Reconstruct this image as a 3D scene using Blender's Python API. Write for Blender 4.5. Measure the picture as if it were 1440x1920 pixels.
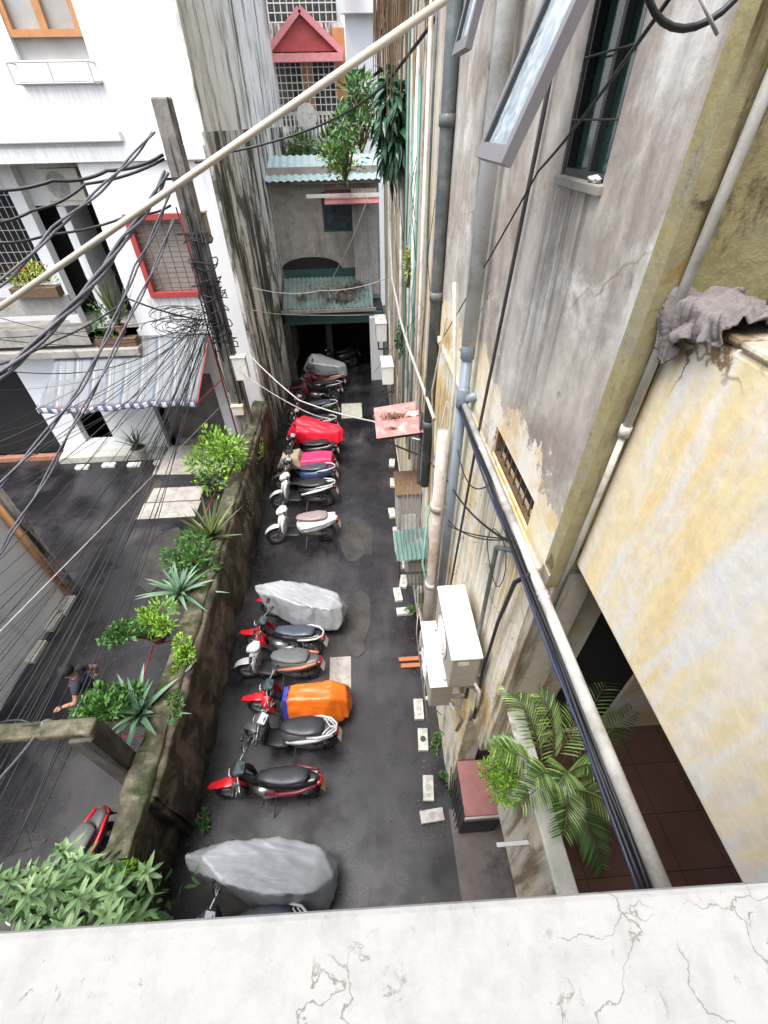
import bpy, bmesh, math, random
from mathutils import Vector, Matrix, noise
random.seed(7)
S = bpy.context.scene
C = S.collection
for o in list(bpy.data.objects): bpy.data.objects.remove(o)
R_ = math.radians
# ------------------------------------------------------------------ camera
H = 8.0
F = 816.0
def _axes():
    d = Vector((20, -910, -F)).normalized()
    y = Vector((-70, 730, -F)).normalized(); y = (y - d * y.dot(d)).normalized()
    z = -d; x = y.cross(z)
    return x, y, z
AX, AY, AZ = _axes()
def A(px, py, x=None, y=None, z=None):
    """point of the real plane x=, y= or z= seen at a measured spot of the photograph"""
    c = Vector((px - 720, -(py - 960), -F))
    d = Vector((AX.dot(c), AY.dot(c), AZ.dot(c)))
    if z is not None: t = (z - H) / d.z
    elif x is not None: t = x / d.x
    else: t = y / d.y
    return Vector((0, 0, H)) + t * d
cd = bpy.data.cameras.new('camera'); cam = bpy.data.objects.new('camera', cd); C.objects.link(cam)
cd.sensor_fit = 'HORIZONTAL'; cd.sensor_width = 36; cd.lens = 36 * F / 1440
cd.clip_start = 0.02; cd.clip_end = 500
cam.matrix_world = Matrix.Translation((0, 0, H)) @ Matrix((AX, AY, AZ)).to_4x4()
S.camera = cam
S.render.resolution_x = 768; S.render.resolution_y = 1024
# ------------------------------------------------------------------ light
w = bpy.data.worlds.new("World"); S.world = w; w.use_nodes = True
nt = w.node_tree; bg = nt.nodes['Background']
sky = nt.nodes.new('ShaderNodeTexSky'); sky.sky_type = 'NISHITA'; sky.sun_disc = False
SE, SR = R_(70), R_(222)
sky.sun_elevation = SE; sky.sun_rotation = SR; sky.air_density = 1.0; sky.dust_density = 4.0; sky.ozone_density = 1.0
hs = nt.nodes.new('ShaderNodeHueSaturation'); hs.inputs['Saturation'].default_value = .45
nt.links.new(sky.outputs[0], hs.inputs['Color']); nt.links.new(hs.outputs[0], bg.inputs[0]); bg.inputs[1].default_value = 0.15
sl = bpy.data.lights.new('sun', 'SUN'); sl.energy = 1.2; sl.angle = R_(40); sl.color = (1, .97, .92)
so = bpy.data.objects.new('sun', sl); C.objects.link(so)
sd = Vector((math.sin(SR) * math.cos(SE), math.cos(SR) * math.cos(SE), math.sin(SE)))
so.rotation_euler = sd.to_track_quat('Z', 'Y').to_euler(); so.location = (0, 0, 30)
S.view_settings.view_transform = 'Standard'; S.view_settings.look = 'None'
S.view_settings.gamma = 1; S.view_settings.exposure = 1.62
# ------------------------------------------------------------------ materials
M = {}
def ramp(nt, stops):
    r = nt.nodes.new('ShaderNodeValToRGB'); e = r.color_ramp.elements
    while len(e) < len(stops): e.new(.5)
    for q, (p, c) in zip(e, stops):
        q.position = p; q.color = (c[0], c[1], c[2], 1) if not isinstance(c, (int, float)) else (c, c, c, 1)
    return r
def mix(nt, fac, a, b, mode='MIX'):
    m = nt.nodes.new('ShaderNodeMix'); m.data_type = 'RGBA'; m.blend_type = mode
    if isinstance(fac, (int, float)): m.inputs[0].default_value = fac
    else: nt.links.new(fac, m.inputs[0])
    for s, v in ((6, a), (7, b)):
        if isinstance(v, tuple): m.inputs[s].default_value = (v[0], v[1], v[2], 1)
        else: nt.links.new(v, m.inputs[s])
    return m.outputs[2]
def noi(nt, co, scale, detail=6, rough=.6, st=(1, 1, 1), dist=0, loc=(0, 0, 0), rot=(0, 0, 0)):
    mp = nt.nodes.new('ShaderNodeMapping'); mp.inputs['Scale'].default_value = st; mp.inputs['Location'].default_value = loc
    mp.inputs['Rotation'].default_value = rot
    nt.links.new(co, mp.inputs[0])
    n = nt.nodes.new('ShaderNodeTexNoise'); n.inputs['Scale'].default_value = scale
    n.inputs['Detail'].default_value = detail; n.inputs['Roughness'].default_value = rough
    n.inputs['Distortion'].default_value = dist
    nt.links.new(mp.outputs[0], n.inputs['Vector'])
    return n.outputs[0]
def base(name, rough=.6, metal=0, spec=.5):
    m = bpy.data.materials.new(name); m.use_nodes = True
    b = m.node_tree.nodes['Principled BSDF']
    b.inputs['Roughness'].default_value = rough; b.inputs['Metallic'].default_value = metal
    b.inputs['Specular IOR Level'].default_value = spec
    tc = m.node_tree.nodes.new('ShaderNodeTexCoord')
    M[name] = m
    return m, m.node_tree, b, tc.outputs['Object']
def bump(nt, b, h, strength=.3, dist=.02):
    n = nt.nodes.new('ShaderNodeBump'); n.inputs['Strength'].default_value = strength; n.inputs['Distance'].default_value = dist
    nt.links.new(h, n.inputs['Height']); nt.links.new(n.outputs[0], b.inputs['Normal'])
def plain(name, col, rough=.5, metal=0, var=.18, scale=9, bm=.15, spec=.5, dirt=None):
    m, nt, b, co = base(name, rough, metal, spec)
    n = noi(nt, co, scale, 5, .65)
    r = ramp(nt, [(.3, tuple(c * (1 - var) for c in col)), (.7, tuple(min(1, c * (1 + var)) for c in col))])
    nt.links.new(n, r.inputs[0]); out = r.outputs[0]
    if dirt:
        n2 = noi(nt, co, scale * .6, 8, .7, loc=(4, 7, 1)); r2 = ramp(nt, [(.5, 0), (.68, 1)]); nt.links.new(n2, r2.inputs[0])
        out = mix(nt, r2.outputs[0], out, dirt)
    nt.links.new(out, b.inputs['Base Color'])
    if bm: bump(nt, b, n, bm, .01)
    return m
def wall(name, cols, stain, rough=.85, fa=.7, scale=.7, streak=(3, 3, .35), amt=(.52, .66), sscale=1.2, bm=.4, extra=None, drip=None, fine=14, crack=None, drips=(), low=None, bst=(1, 1, 1)):
    """cols = [(position, colour) ...] patches; stain = streaks running down; extra = list of (colour, scale, lo, hi, loc)"""
    m, nt, b, co = base(name, rough, 0, .3)
    n = noi(nt, co, scale, 9, .62, dist=.4, st=bst)
    r = ramp(nt, cols); nt.links.new(n, r.inputs[0]); out = r.outputs[0]
    for (c, sc, lo, hi, loc) in (extra or []):
        k = noi(nt, co, sc, 9, .68, loc=loc, dist=.3); rr = ramp(nt, [(lo, 0), (hi, 1)]); nt.links.new(k, rr.inputs[0])
        out = mix(nt, rr.outputs[0], out, c)
    if stain:
        s = noi(nt, co, sscale, 9, .7, st=streak, loc=(3, 1, 2)); rs = ramp(nt, [(amt[0], 0), (amt[1], 1)]); nt.links.new(s, rs.inputs[0])
        out = mix(nt, rs.outputs[0], out, stain)
    f = noi(nt, co, fine, 8, .7); rf = ramp(nt, [(.3, .72), (.62, 1.0)]); nt.links.new(f, rf.inputs[0])
    out = mix(nt, fa, out, rf.outputs[0], 'MULTIPLY')
    if drips or low:
        sp = nt.nodes.new('ShaderNodeSeparateXYZ'); nt.links.new(co, sp.inputs[0])
        def rng(src, a, b_, c=0, d=1):
            q = nt.nodes.new('ShaderNodeMapRange'); q.inputs[1].default_value = a; q.inputs[2].default_value = b_; q.inputs[3].default_value = c; q.inputs[4].default_value = d
            nt.links.new(src, q.inputs[0]); return q.outputs[0]
        def mth(op, a, b_):
            q = nt.nodes.new('ShaderNodeMath'); q.operation = op
            for i_, v_ in enumerate((a, b_)):
                if isinstance(v_, (int, float)): q.inputs[i_].default_value = v_
                else: nt.links.new(v_, q.inputs[i_])
            return q.outputs[0]
        if low:
            zl, amp_, c1, c2 = low; ln = noi(nt, co, 1.3, 10, .7, loc=(3, 8, 1)); zz = mth('ADD', sp.outputs[2], mth('MULTIPLY', mth('SUBTRACT', ln, .5), amp_))
            cn = noi(nt, co, 3.5, 8, .7, loc=(1, 1, 5)); cr_ = ramp(nt, [(.42, c1), (.58, c2)]); nt.links.new(cn, cr_.inputs[0])
            out = mix(nt, rng(zz, zl + .02, zl - .02), out, cr_.outputs[0])
        for (ax, u0, u1, zt, ln_, col_) in drips:
            dn_ = noi(nt, co, 7, 6, .7, st=(2.5, 2.5, .12), loc=(u0, 2, 1)); k_ = rng(dn_, .42, .6)
            e_ = .06 * (u1 - u0) + .02
            for q_ in (rng(sp.outputs[ax], u0, u0 + e_), rng(sp.outputs[ax], u1, u1 - e_), rng(sp.outputs[2], zt + .01, zt), rng(sp.outputs[2], zt - ln_, zt - ln_ * .3)): k_ = mth('MULTIPLY', k_, q_)
            k_ = mth('MULTIPLY', k_, .62)
            out = mix(nt, k_, out, col_)
    if crack:
        v = nt.nodes.new('ShaderNodeTexVoronoi'); v.feature = 'DISTANCE_TO_EDGE'; v.inputs['Scale'].default_value = crack
        dn = nt.nodes.new('ShaderNodeTexNoise'); dn.inputs['Scale'].default_value = crack * 2.5; dn.inputs['Detail'].default_value = 9; nt.links.new(co, dn.inputs['Vector'])
        ad = nt.nodes.new('ShaderNodeMixRGB'); ad.blend_type = 'ADD'; ad.inputs[0].default_value = .5 / crack; nt.links.new(co, ad.inputs[1]); nt.links.new(dn.outputs['Color'], ad.inputs[2]); nt.links.new(ad.outputs[0], v.inputs['Vector'])
        rv = ramp(nt, [(.003, 1), (.009, 0)]); nt.links.new(v.outputs['Distance'], rv.inputs[0])
        kn = noi(nt, co, crack * .7, 3, .5, loc=(5.3, 1, 0)); kb = ramp(nt, [(.52, 0), (.58, 1)]); nt.links.new(kn, kb.inputs[0])
        out = mix(nt, mix(nt, 1.0, rv.outputs[0], kb.outputs[0], 'MULTIPLY'), out, (.2, .12, .06))
    nt.links.new(out, b.inputs['Base Color'])
    bump(nt, b, f, bm, .015)
    return m
def leafm(name, dark, light, rough=.45, tr=True):
    m, nt, b, co = base(name, rough, 0, .4)
    g = nt.nodes.new('ShaderNodeNewGeometry')
    mid = tuple((a + c) / 2 for a, c in zip(dark, light))
    r = ramp(nt, [(0, dark), (.55, mid), (1, light)]); nt.links.new(g.outputs['Random Per Island'], r.inputs[0])
    nt.links.new(r.outputs[0], b.inputs['Base Color'])
    return m
# masonry
DK = (.1, .08, .065)
wall('grey_plaster', [(.3, (.3, .27, .24)), (.44, (.5, .465, .42)), (.54, (.38, .335, .3)), (.68, (.66, .63, .58))], (.22, .185, .16), streak=(1.6, 1.6, .55), amt=(.52, .7), extra=[((.64, .63, .6), 1.3, .52, .62, (5, 5, 5)), ((.28, .24, .2), .9, .54, .64, (1, 9, 2)), ((.2, .17, .14), 3.3, .64, .7, (4, 9, 2))], bm=.25, crack=1.1, low=(6.45, 1.5, (.72, .68, .6), (.66, .5, .27)), drips=[(1, .55, 1.12, 7.75, 1.6, DK), (1, 2.25, 2.8, 8.26, 2.2, DK), (1, 2.9, 4.4, 14, 9, (.16, .13, .09)), (1, -.02, .25, 14, 8, DK)])
wall('ochre_plaster', [(.3, (.5, .33, .11)), (.43, (.72, .57, .3)), (.52, (.76, .7, .55)), (.68, (.6, .57, .51))], (.26, .19, .11), streak=(2, 2, .4), amt=(.54, .66), extra=[((.72, .69, .62), 2.2, .52, .58, (2, 2, 8)), ((.28, .2, .12), 3.5, .62, .67, (2, 7, 8))], bm=.5, crack=1.6, drips=[(1, .1, .5, 5.9, 4, (.3, .17, .05)), (1, .5, 1.4, 5.85, 2.5, DK), (1, 2.0, 3.4, 5.9, 5, DK)])
wall('cream_plaster', [(.3, (.5, .36, .14)), (.42, (.62, .52, .33)), (.52, (.55, .5, .42)), (.68, (.66, .6, .48))], (.2, .15, .09), streak=(2.6, 2.6, .3), amt=(.5, .62), extra=[((.55, .33, .06), 1.2, .6, .68, (0, 3, 8)), ((.17, .13, .08), 2.2, .6, .7, (7, 1, 3))], bm=.5)
wall('balcony_yellow', [(.3, (.78, .53, .2)), (.45, (.8, .65, .37)), (.58, (.78, .68, .47)), (.74, (.8, .76, .69))], (.74, .72, .69), streak=(1, 5, .9), bst=(1, 2.6, .8), sscale=1.3, amt=(.45, .62), scale=.9, bm=.25, crack=1.3, extra=[((.74, .73, .72), 2.5, .58, .68, (1, 2, 3))])
wall('mossy_yellow', [(.3, (.2, .17, .08)), (.48, (.32, .28, .14)), (.64, (.27, .25, .18))], (.1, .07, .035), streak=(2, 2, .9), sscale=2.2, amt=(.56, .64), scale=2, bm=.6)
wall('olive_paint', [(.3, (.25, .22, .12)), (.6, (.33, .295, .17))], (.1, .07, .03), amt=(.54, .64), sscale=2, scale=3, bm=.35, extra=[((.3, .15, .03), 2.5, .6, .68, (2, 2, 2)), ((.07, .05, .03), 3.2, .6, .66, (6, 2, 2))])
wall('white_paint', [(.3, (.74, .76, .78)), (.6, (.8, .81, .82))], (.45, .45, .43), amt=(.6, .9), streak=(2, 2, .2), bm=.1, fa=.12, drips=[(0, -10, -1.6, 7.75, 1.2, (.55, .55, .52)), (0, -3.3, -1.7, 8.64, .9, (.58, .58, .56)), (0, -3.2, -1.6, 9.25, .5, (.5, .5, .47)), (0, -2.4, -.7, 4.68, 1.1, (.3, .28, .25)), (0, -9, -1, 16, 5, (.6, .6, .57))])
wall('stained_wall', [(.3, (.6, .59, .55)), (.6, (.8, .79, .75))], (.05, .05, .035), streak=(1.5, 1.5, .22), sscale=1.0, amt=(.48, .57), scale=.8, bm=.4, extra=[((.14, .14, .1), .7, .52, .6, (9, 3, 1)), ((.1, .12, .04), 1.6, .6, .68, (3, 3, 1))])
wall('streaked_white', [(.3, (.78, .77, .73)), (.6, (.86, .85, .81))], (.12, .12, .1), streak=(1.8, 1.8, .25), sscale=1.0, amt=(.53, .62), fa=.4, scale=.8, bm=.3, extra=[((.5, .5, .46), .6, .5, .65, (2, 3, 1))])
wall('dark_wall', [(.3, (.02, .018, .014)), (.46, (.055, .046, .036)), (.58, (.17, .14, .11)), (.7, (.1, .1, .05))], (.035, .03, .022), streak=(4, 4, .3), amt=(.5, .62), scale=1.8, bm=.9, extra=[((.07, .09, .025), 2.5, .58, .66, (4, 2, 2)), ((.3, .2, .1), 3.2, .62, .7, (1, 6, 3))], fine=9)
wall('moss_top', [(.3, (.035, .036, .02)), (.5, (.09, .082, .055)), (.68, (.2, .18, .13))], (.03, .045, .01), amt=(.5, .6), sscale=3, scale=4, bm=.9, streak=(1, 1, 1))
wall('concrete', [(.3, (.27, .25, .23)), (.6, (.4, .38, .35))], (.2, .18, .15), amt=(.55, .7), scale=3, bm=.4)
wall('pale_concrete', [(.3, (.42, .42, .36)), (.6, (.55, .54, .48))], (.2, .2, .14), amt=(.58, .7), scale=4, bm=.4)
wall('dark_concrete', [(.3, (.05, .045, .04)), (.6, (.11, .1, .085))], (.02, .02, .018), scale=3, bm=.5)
wall('brown_ground', [(.3, (.12, .1, .09)), (.6, (.2, .17, .155))], (.05, .04, .04), streak=(1, 1, 1), scale=2, bm=.3, rough=.5)
def ledge_mat():
    m, nt, b, co = base('ledge_white', .8, 0, .3)
    n = noi(nt, co, 30, 10, .7); r = ramp(nt, [(.3, (.29, .29, .28)), (.55, (.36, .36, .35))]); nt.links.new(n, r.inputs[0])
    s = noi(nt, co, 70, 12, .8, st=(1, .8, 1), loc=(1, 2, 0), dist=.6); rs = ramp(nt, [(.57, 0), (.62, 1)]); nt.links.new(s, rs.inputs[0])
    big = noi(nt, co, 11, 6, .65, loc=(0.3, 3, 0)); rb = ramp(nt, [(.5, 0), (.6, 1)]); nt.links.new(big, rb.inputs[0])
    mul = mix(nt, 1.0, rs.outputs[0], rb.outputs[0], 'MULTIPLY')
    out = mix(nt, mul, r.outputs[0], (.14, .135, .125))
    v = nt.nodes.new('ShaderNodeTexVoronoi'); v.feature = 'DISTANCE_TO_EDGE'; v.inputs['Scale'].default_value = 7
    dn = nt.nodes.new('ShaderNodeTexNoise'); dn.inputs['Scale'].default_value = 24; dn.inputs['Detail'].default_value = 8
    nt.links.new(co, dn.inputs['Vector'])
    ad = nt.nodes.new('ShaderNodeMixRGB'); ad.blend_type = 'ADD'; ad.inputs[0].default_value = .09
    nt.links.new(co, ad.inputs[1]); nt.links.new(dn.outputs['Color'], ad.inputs[2]); nt.links.new(ad.outputs[0], v.inputs['Vector'])
    rv = ramp(nt, [(.001, 1), (.007, 0)]); nt.links.new(v.outputs['Distance'], rv.inputs[0])
    kb = ramp(nt, [(.53, 0), (.56, 1)]); kn = noi(nt, co, 5, 3, .5, loc=(5.1, 1.4, 0)); nt.links.new(kn, kb.inputs[0])
    cr = mix(nt, 1.0, rv.outputs[0], kb.outputs[0], 'MULTIPLY')
    out = mix(nt, cr, out, (.16, .15, .13))
    nt.links.new(out, b.inputs['Base Color']); bump(nt, b, s, .35, .004)
ledge_mat()
def asphalt():
    m, nt, b, co = base('asphalt', .5, 0, .55)
    n = noi(nt, co, .55, 7, .6, dist=.5); r = ramp(nt, [(.3, (.006, .0058, .007)), (.46, (.011, .0105, .0125)), (.6, (.025, .024, .026)), (.72, (.07, .063, .056))]); nt.links.new(n, r.inputs[0])
    f = noi(nt, co, 60, 4, .8); rf = ramp(nt, [(.45, .65), (.72, 1.9)]); nt.links.new(f, rf.inputs[0])
    out = mix(nt, 1.0, r.outputs[0], rf.outputs[0], 'MULTIPLY')
    wv = noi(nt, co, 1.1, 7, .65, st=(1.4, .3, 1), loc=(2, 5, 0)); rw = ramp(nt, [(.46, 0), (.62, 1)]); nt.links.new(wv, rw.inputs[0]); out = mix(nt, rw.outputs[0], out, mix(nt, 1.0, (1.9, 1.85, 1.85), out, 'MULTIPLY'))
    s = noi(nt, co, 95, 2, .5, loc=(3, 3, 0)); rs = ramp(nt, [(.73, 0), (.77, 1)]); nt.links.new(s, rs.inputs[0])
    out = mix(nt, rs.outputs[0], out, (.3, .29, .27))
    nt.links.new(out, b.inputs['Base Color'])
    g = noi(nt, co, .9, 5, .6, loc=(8, 1, 0)); rg = ramp(nt, [(.42, .14), (.6, .55)]); nt.links.new(g, rg.inputs[0]); nt.links.new(rg.outputs[0], b.inputs['Roughness'])
    bump(nt, b, f, .35, .008)
asphalt()
def tilem():
    m, nt, b, co = base('red_tile', .35, 0, .5)
    br = nt.nodes.new('ShaderNodeTexBrick'); br.offset = 0; br.inputs['Scale'].default_value = 1
    br.inputs['Brick Width'].default_value = .4; br.inputs['Row Height'].default_value = .4; br.inputs['Mortar Size'].default_value = .004
    br.inputs['Color1'].default_value = (.17, .085, .06, 1); br.inputs['Color2'].default_value = (.15, .076, .055, 1); br.inputs['Mortar'].default_value = (.05, .03, .025, 1)
    nt.links.new(co, br.inputs['Vector']); f = noi(nt, co, 3, 6, .6); rf = ramp(nt, [(.3, .75), (.7, 1.1)]); nt.links.new(f, rf.inputs[0])
    nt.links.new(mix(nt, 1.0, br.outputs[0], rf.outputs[0], 'MULTIPLY'), b.inputs['Base Color'])
tilem()
def stripes(name, cols, axis=0, scale=1.0, rough=.5, metal=0, bm=.6, dirt=None, prof=True):
    """corrugated sheet / striped awning: bands across one axis"""
    m, nt, b, co = base(name, rough, metal)
    sp = nt.nodes.new('ShaderNodeSeparateXYZ'); nt.links.new(co, sp.inputs[0])
    mu = nt.nodes.new('ShaderNodeMath'); mu.operation = 'MULTIPLY'; mu.inputs[1].default_value = scale; nt.links.new(sp.outputs[axis], mu.inputs[0])
    fr = nt.nodes.new('ShaderNodeMath'); fr.operation = 'FRACT'; nt.links.new(mu.outputs[0], fr.inputs[0])
    r = ramp(nt, cols); r.color_ramp.interpolation = 'LINEAR'; nt.links.new(fr.outputs[0], r.inputs[0]); out = r.outputs[0]
    if dirt:
        n2 = noi(nt, co, 2.5, 9, .7); r2 = ramp(nt, [(.5, 0), (.62, 1)]); nt.links.new(n2, r2.inputs[0]); out = mix(nt, r2.outputs[0], out, dirt)
    nt.links.new(out, b.inputs['Base Color'])
    return m
stripes('awning_cloth', [(0, (.15, .17, .185)), (.16, (.15, .17, .185)), (.22, (.065, .09, .135)), (.34, (.065, .09, .135)), (.4, (.24, .24, .235)), (.5, (.24, .24, .235)), (.54, (.1, .1, .12)), (.6, (.2, .21, .21)), (.7, (.08, .105, .145)), (.78, (.17, .185, .195)), (1, (.15, .17, .185))], 0, 2.3, .6, dirt=(.13, .14, .15))
stripes('awning_valance', [(0, (.6, .6, .62)), (.45, (.6, .6, .62)), (.5, (.1, .11, .2)), (.95, (.14, .15, .25)), (1, (.6, .6, .62))], 0, 4.2, .7)
plain('teal_metal', (.12, .2, .18), .5, .0, .15, 5, .1, dirt=(.3, .28, .24))
plain('teal_dark', (.025, .075, .07), .5, 0, .2, 6)
plain('teal_roof', (.3, .42, .43), .45, 0, .15, 5, .1, dirt=(.42, .42, .42))
plain('teal_old', (.13, .19, .18), .6, .0, .35, 3, .2, dirt=(.22, .2, .17))
plain('rust_roof', (.42, .14, .13), .6, 0, .2, 5, .2, dirt=(.5, .36, .33))
plain('rust_sheet', (.3, .12, .115), .55, 0, .2, 4, .1)
plain('pink_roof', (.4, .07, .07), .7, 0, .2, 3, .2)
plain('pink_trim', (.66, .26, .27), .7, 0, .15, 3)
plain('pvc_pale', (.66, .67, .66), .4, 0, .12, 3, .05, dirt=(.34, .33, .29))
plain('pvc_blue', (.2, .24, .28), .35, 0, .12, 3, .05)
plain('pvc_beige', (.42, .38, .34), .5, 0, .2, 3, .1, dirt=(.28, .2, .14))
plain('pvc_dark', (.07, .09, .095), .5, 0, .25, 3, .1, dirt=(.2, .2, .18))
plain('pvc_white', (.55, .54, .5), .5, 0, .15, 4, .1, dirt=(.3, .26, .2))
plain('pipe_green', (.12, .25, .2), .5, 0, .2, 4)
plain('pole_steel', (.42, .41, .39), .5, 0, .25, 5, .2, dirt=(.22, .2, .18))
plain('cable_black', (.012, .012, .015), .5, 0, .2, 5, 0)
plain('cable_grey', (.09, .09, .11), .5, 0, .3, 20, 0)
plain('cable_blue', (.03, .035, .075), .45, 0, .2, 5, 0)
plain('cable_pale', (.38, .35, .33), .6, 0, .2, 5, 0)
plain('cream_rod', (.56, .5, .41), .45, 0, .1, 6, .05)
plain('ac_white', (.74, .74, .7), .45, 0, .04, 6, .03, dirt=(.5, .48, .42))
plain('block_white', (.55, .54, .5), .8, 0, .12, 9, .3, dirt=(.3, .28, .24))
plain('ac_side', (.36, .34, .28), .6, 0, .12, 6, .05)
plain('ac_dark', (.04, .04, .04), .6, 0, .1, 6, 0)
plain('sticker', (.7, .72, .55), .5, 0, .1, 20, 0)
plain('frame_grey', (.17, .16, .175), .4, 0, .08, 6, .03)
plain('frame_dark', (.03, .035, .04), .4, 0, .1, 6, 0)
plain('wood', (.5, .24, .1), .5, 0, .15, 6, .1)
plain('curtain', (.4, .39, .37), .8, 0, .12, 3, .1)
plain('red_paint', (.36, .05, .045), .5, 0, .15, 8, .05)
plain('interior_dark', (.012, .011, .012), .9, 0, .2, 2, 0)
plain('iron', (.05, .045, .045), .6, 0, .3, 8, .1)
plain('iron_pale', (.5, .5, .48), .6, 0, .1, 8, 0)
plain('cloth_mauve', (.16, .142, .138), .9, 0, .25, 26, .9)
plain('brick_red', (.42, .14, .06), .8, 0, .2, 9, .3)
plain('debris', (.12, .09, .06), .9, 0, .5, 8, .5)
plain('terracotta', (.33, .16, .1), .8, 0, .2, 8, .1)
plain('pot_grey', (.35, .34, .32), .7, 0, .2, 8, .1)
plain('pot_blue', (.1, .16, .3), .4, 0, .1, 8, 0)
plain('soil', (.05, .035, .025), .95, 0, .4, 20, .5)
plain('stem_brown', (.13, .08, .045), .8, 0, .3, 20, .2)
plain('bark', (.12, .09, .07), .9, 0, .4, 9, .6)
wall('pole_concrete', [(.3, (.13, .12, .105)), (.6, (.27, .25, .225))], (.05, .045, .04), streak=(6, 6, .4), amt=(.5, .6), scale=3, bm=.6)
# glass
def glassm(name, col, rough=.08, c2=None, sc=3):
    m, nt, b, co = base(name, rough, 0, .8)
    n = noi(nt, co, sc, 6, .6, dist=1); c2 = c2 or tuple(min(1, c * 2.2 + .02) for c in col)
    r = ramp(nt, [(.4, col), (.7, c2)]); nt.links.new(n, r.inputs[0]); nt.links.new(r.outputs[0], b.inputs['Base Color'])
glassm('glass_green', (.015, .05, .045), .1, (.05, .12, .1))
glassm('glass_sky_painted', (.22, .28, .32), .1, (.5, .55, .58), 14)  # sky reflection painted into the pane colour as pale blotches
glassm('glass_dark', (.03, .05, .06), .1)
# vehicles
for n_, c_, r_ in (('paint_red', (.55, .012, .02), .3), ('paint_black', (.014, .014, .016), .25), ('paint_white', (.68, .68, .68), .3), ('paint_grey', (.22, .23, .24), .35), ('paint_darkgrey', (.06, .062, .065), .4), ('paint_blue', (.03, .05, .12), .3), ('paint_maroon', (.16, .02, .03), .3), ('paint_silver', (.45, .45, .46), .35)):
    plain(n_, c_, r_, 0, .06, 5, 0, .6)
plain('tyre', (.018, .018, .018), .85, 0, .2, 30, .2)
plain('alloy', (.35, .35, .36), .35, .7, .1, 9, 0)
plain('chrome', (.55, .55, .56), .22, .9, .05, 9, 0)
plain('seat_black', (.022, .023, .028), .38, 0, .2, 14, .1)
plain('seat_grey', (.095, .1, .1), .55, 0, .15, 14, .15)
plain('seat_blue', (.05, .06, .08), .3, 0, .15, 14, .1)
plain('seat_brown', (.24, .19, .185), .5, 0, .15, 14, .1)
plain('plastic_black', (.016, .016, .018), .5, 0, .2, 14, .05)
plain('trim_orange', (.42, .16, .09), .4, 0, .15, 14, 0)
plain('lamp_lens', (.45, .48, .5), .1, 0, .1, 9, 0, .8)
plain('tail_lens', (.35, .01, .015), .15, 0, .1, 9, 0, .8)
plain('plate_white', (.55, .54, .5), .5, 0, .1, 40, 0)
plain('plate_yellow', (.4, .3, .1), .5, 0, .1, 40, 0)
def tarpm(name, col, rough=.38):
    m, nt, b, co = base(name, rough, 0, .6)
    n = noi(nt, co, 2.5, 5, .6); r = ramp(nt, [(.35, tuple(c * .82 for c in col)), (.65, tuple(min(1, c * 1.12) for c in col))]); nt.links.new(n, r.inputs[0]); nt.links.new(r.outputs[0], b.inputs['Base Color'])
    f = noi(nt, co, 1.9, 2, .45, st=(.6, 3.6, 1.3), dist=.4); q = nt.nodes.new('ShaderNodeMath'); q.operation = 'ABSOLUTE'; su = nt.nodes.new('ShaderNodeMath'); su.operation = 'SUBTRACT'; su.inputs[1].default_value = .5
    nt.links.new(f, su.inputs[0]); nt.links.new(su.outputs[0], q.inputs[0]); bump(nt, b, q.outputs[0], .3, .1)
for n_, c_, r_ in (('tarp_grey', (.3, .315, .335), .33), ('tarp_silver', (.3, .31, .33), .3), ('tarp_orange', (.62, .13, .008), .4), ('tarp_blue', (.03, .04, .3), .5), ('tarp_red', (.78, .012, .04), .5), ('tarp_pink', (.75, .03, .12), .5), ('cloth_beige', (.34, .27, .2), .8)): tarpm(n_, c_, r_)
plain('skin', (.42, .22, .15), .55, 0, .08, 9, 0)
plain('hair', (.01, .009, .009), .6, 0, .2, 30, .2)
plain('shirt', (.03, .03, .045), .85, 0, .15, 30, .05)
plain('print', (.4, .38, .2), .85, 0, .15, 30, 0)
plain('shorts', (.16, .15, .24), .85, 0, .3, 12, 0)
plain('cap_white', (.6, .6, .62), .85, 0, .1, 12, 0)
leafm('leaf_fresh', (.05, .15, .01), (.3, .52, .06))
leafm('leaf_mid', (.025, .085, .02), (.12, .27, .06))
leafm('leaf_dark', (.006, .03, .014), (.05, .14, .07), .3)
leafm('leaf_pale', (.1, .22, .07), (.4, .56, .26))
leafm('leaf_aloe', (.1, .19, .12), (.24, .38, .24), .4)
leafm('leaf_snake', (.02, .05, .015), (.22, .25, .07), .4)
leafm('leaf_yellow', (.12, .2, .02), (.5, .52, .07))
leafm('leaf_palm', (.03, .08, .02), (.3, .42, .12), .3)
leafm('leaf_dry', (.05, .035, .02), (.22, .14, .08), .8)
leafm('flower', (.5, .08, .03), (.6, .2, .05), .6)
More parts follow.
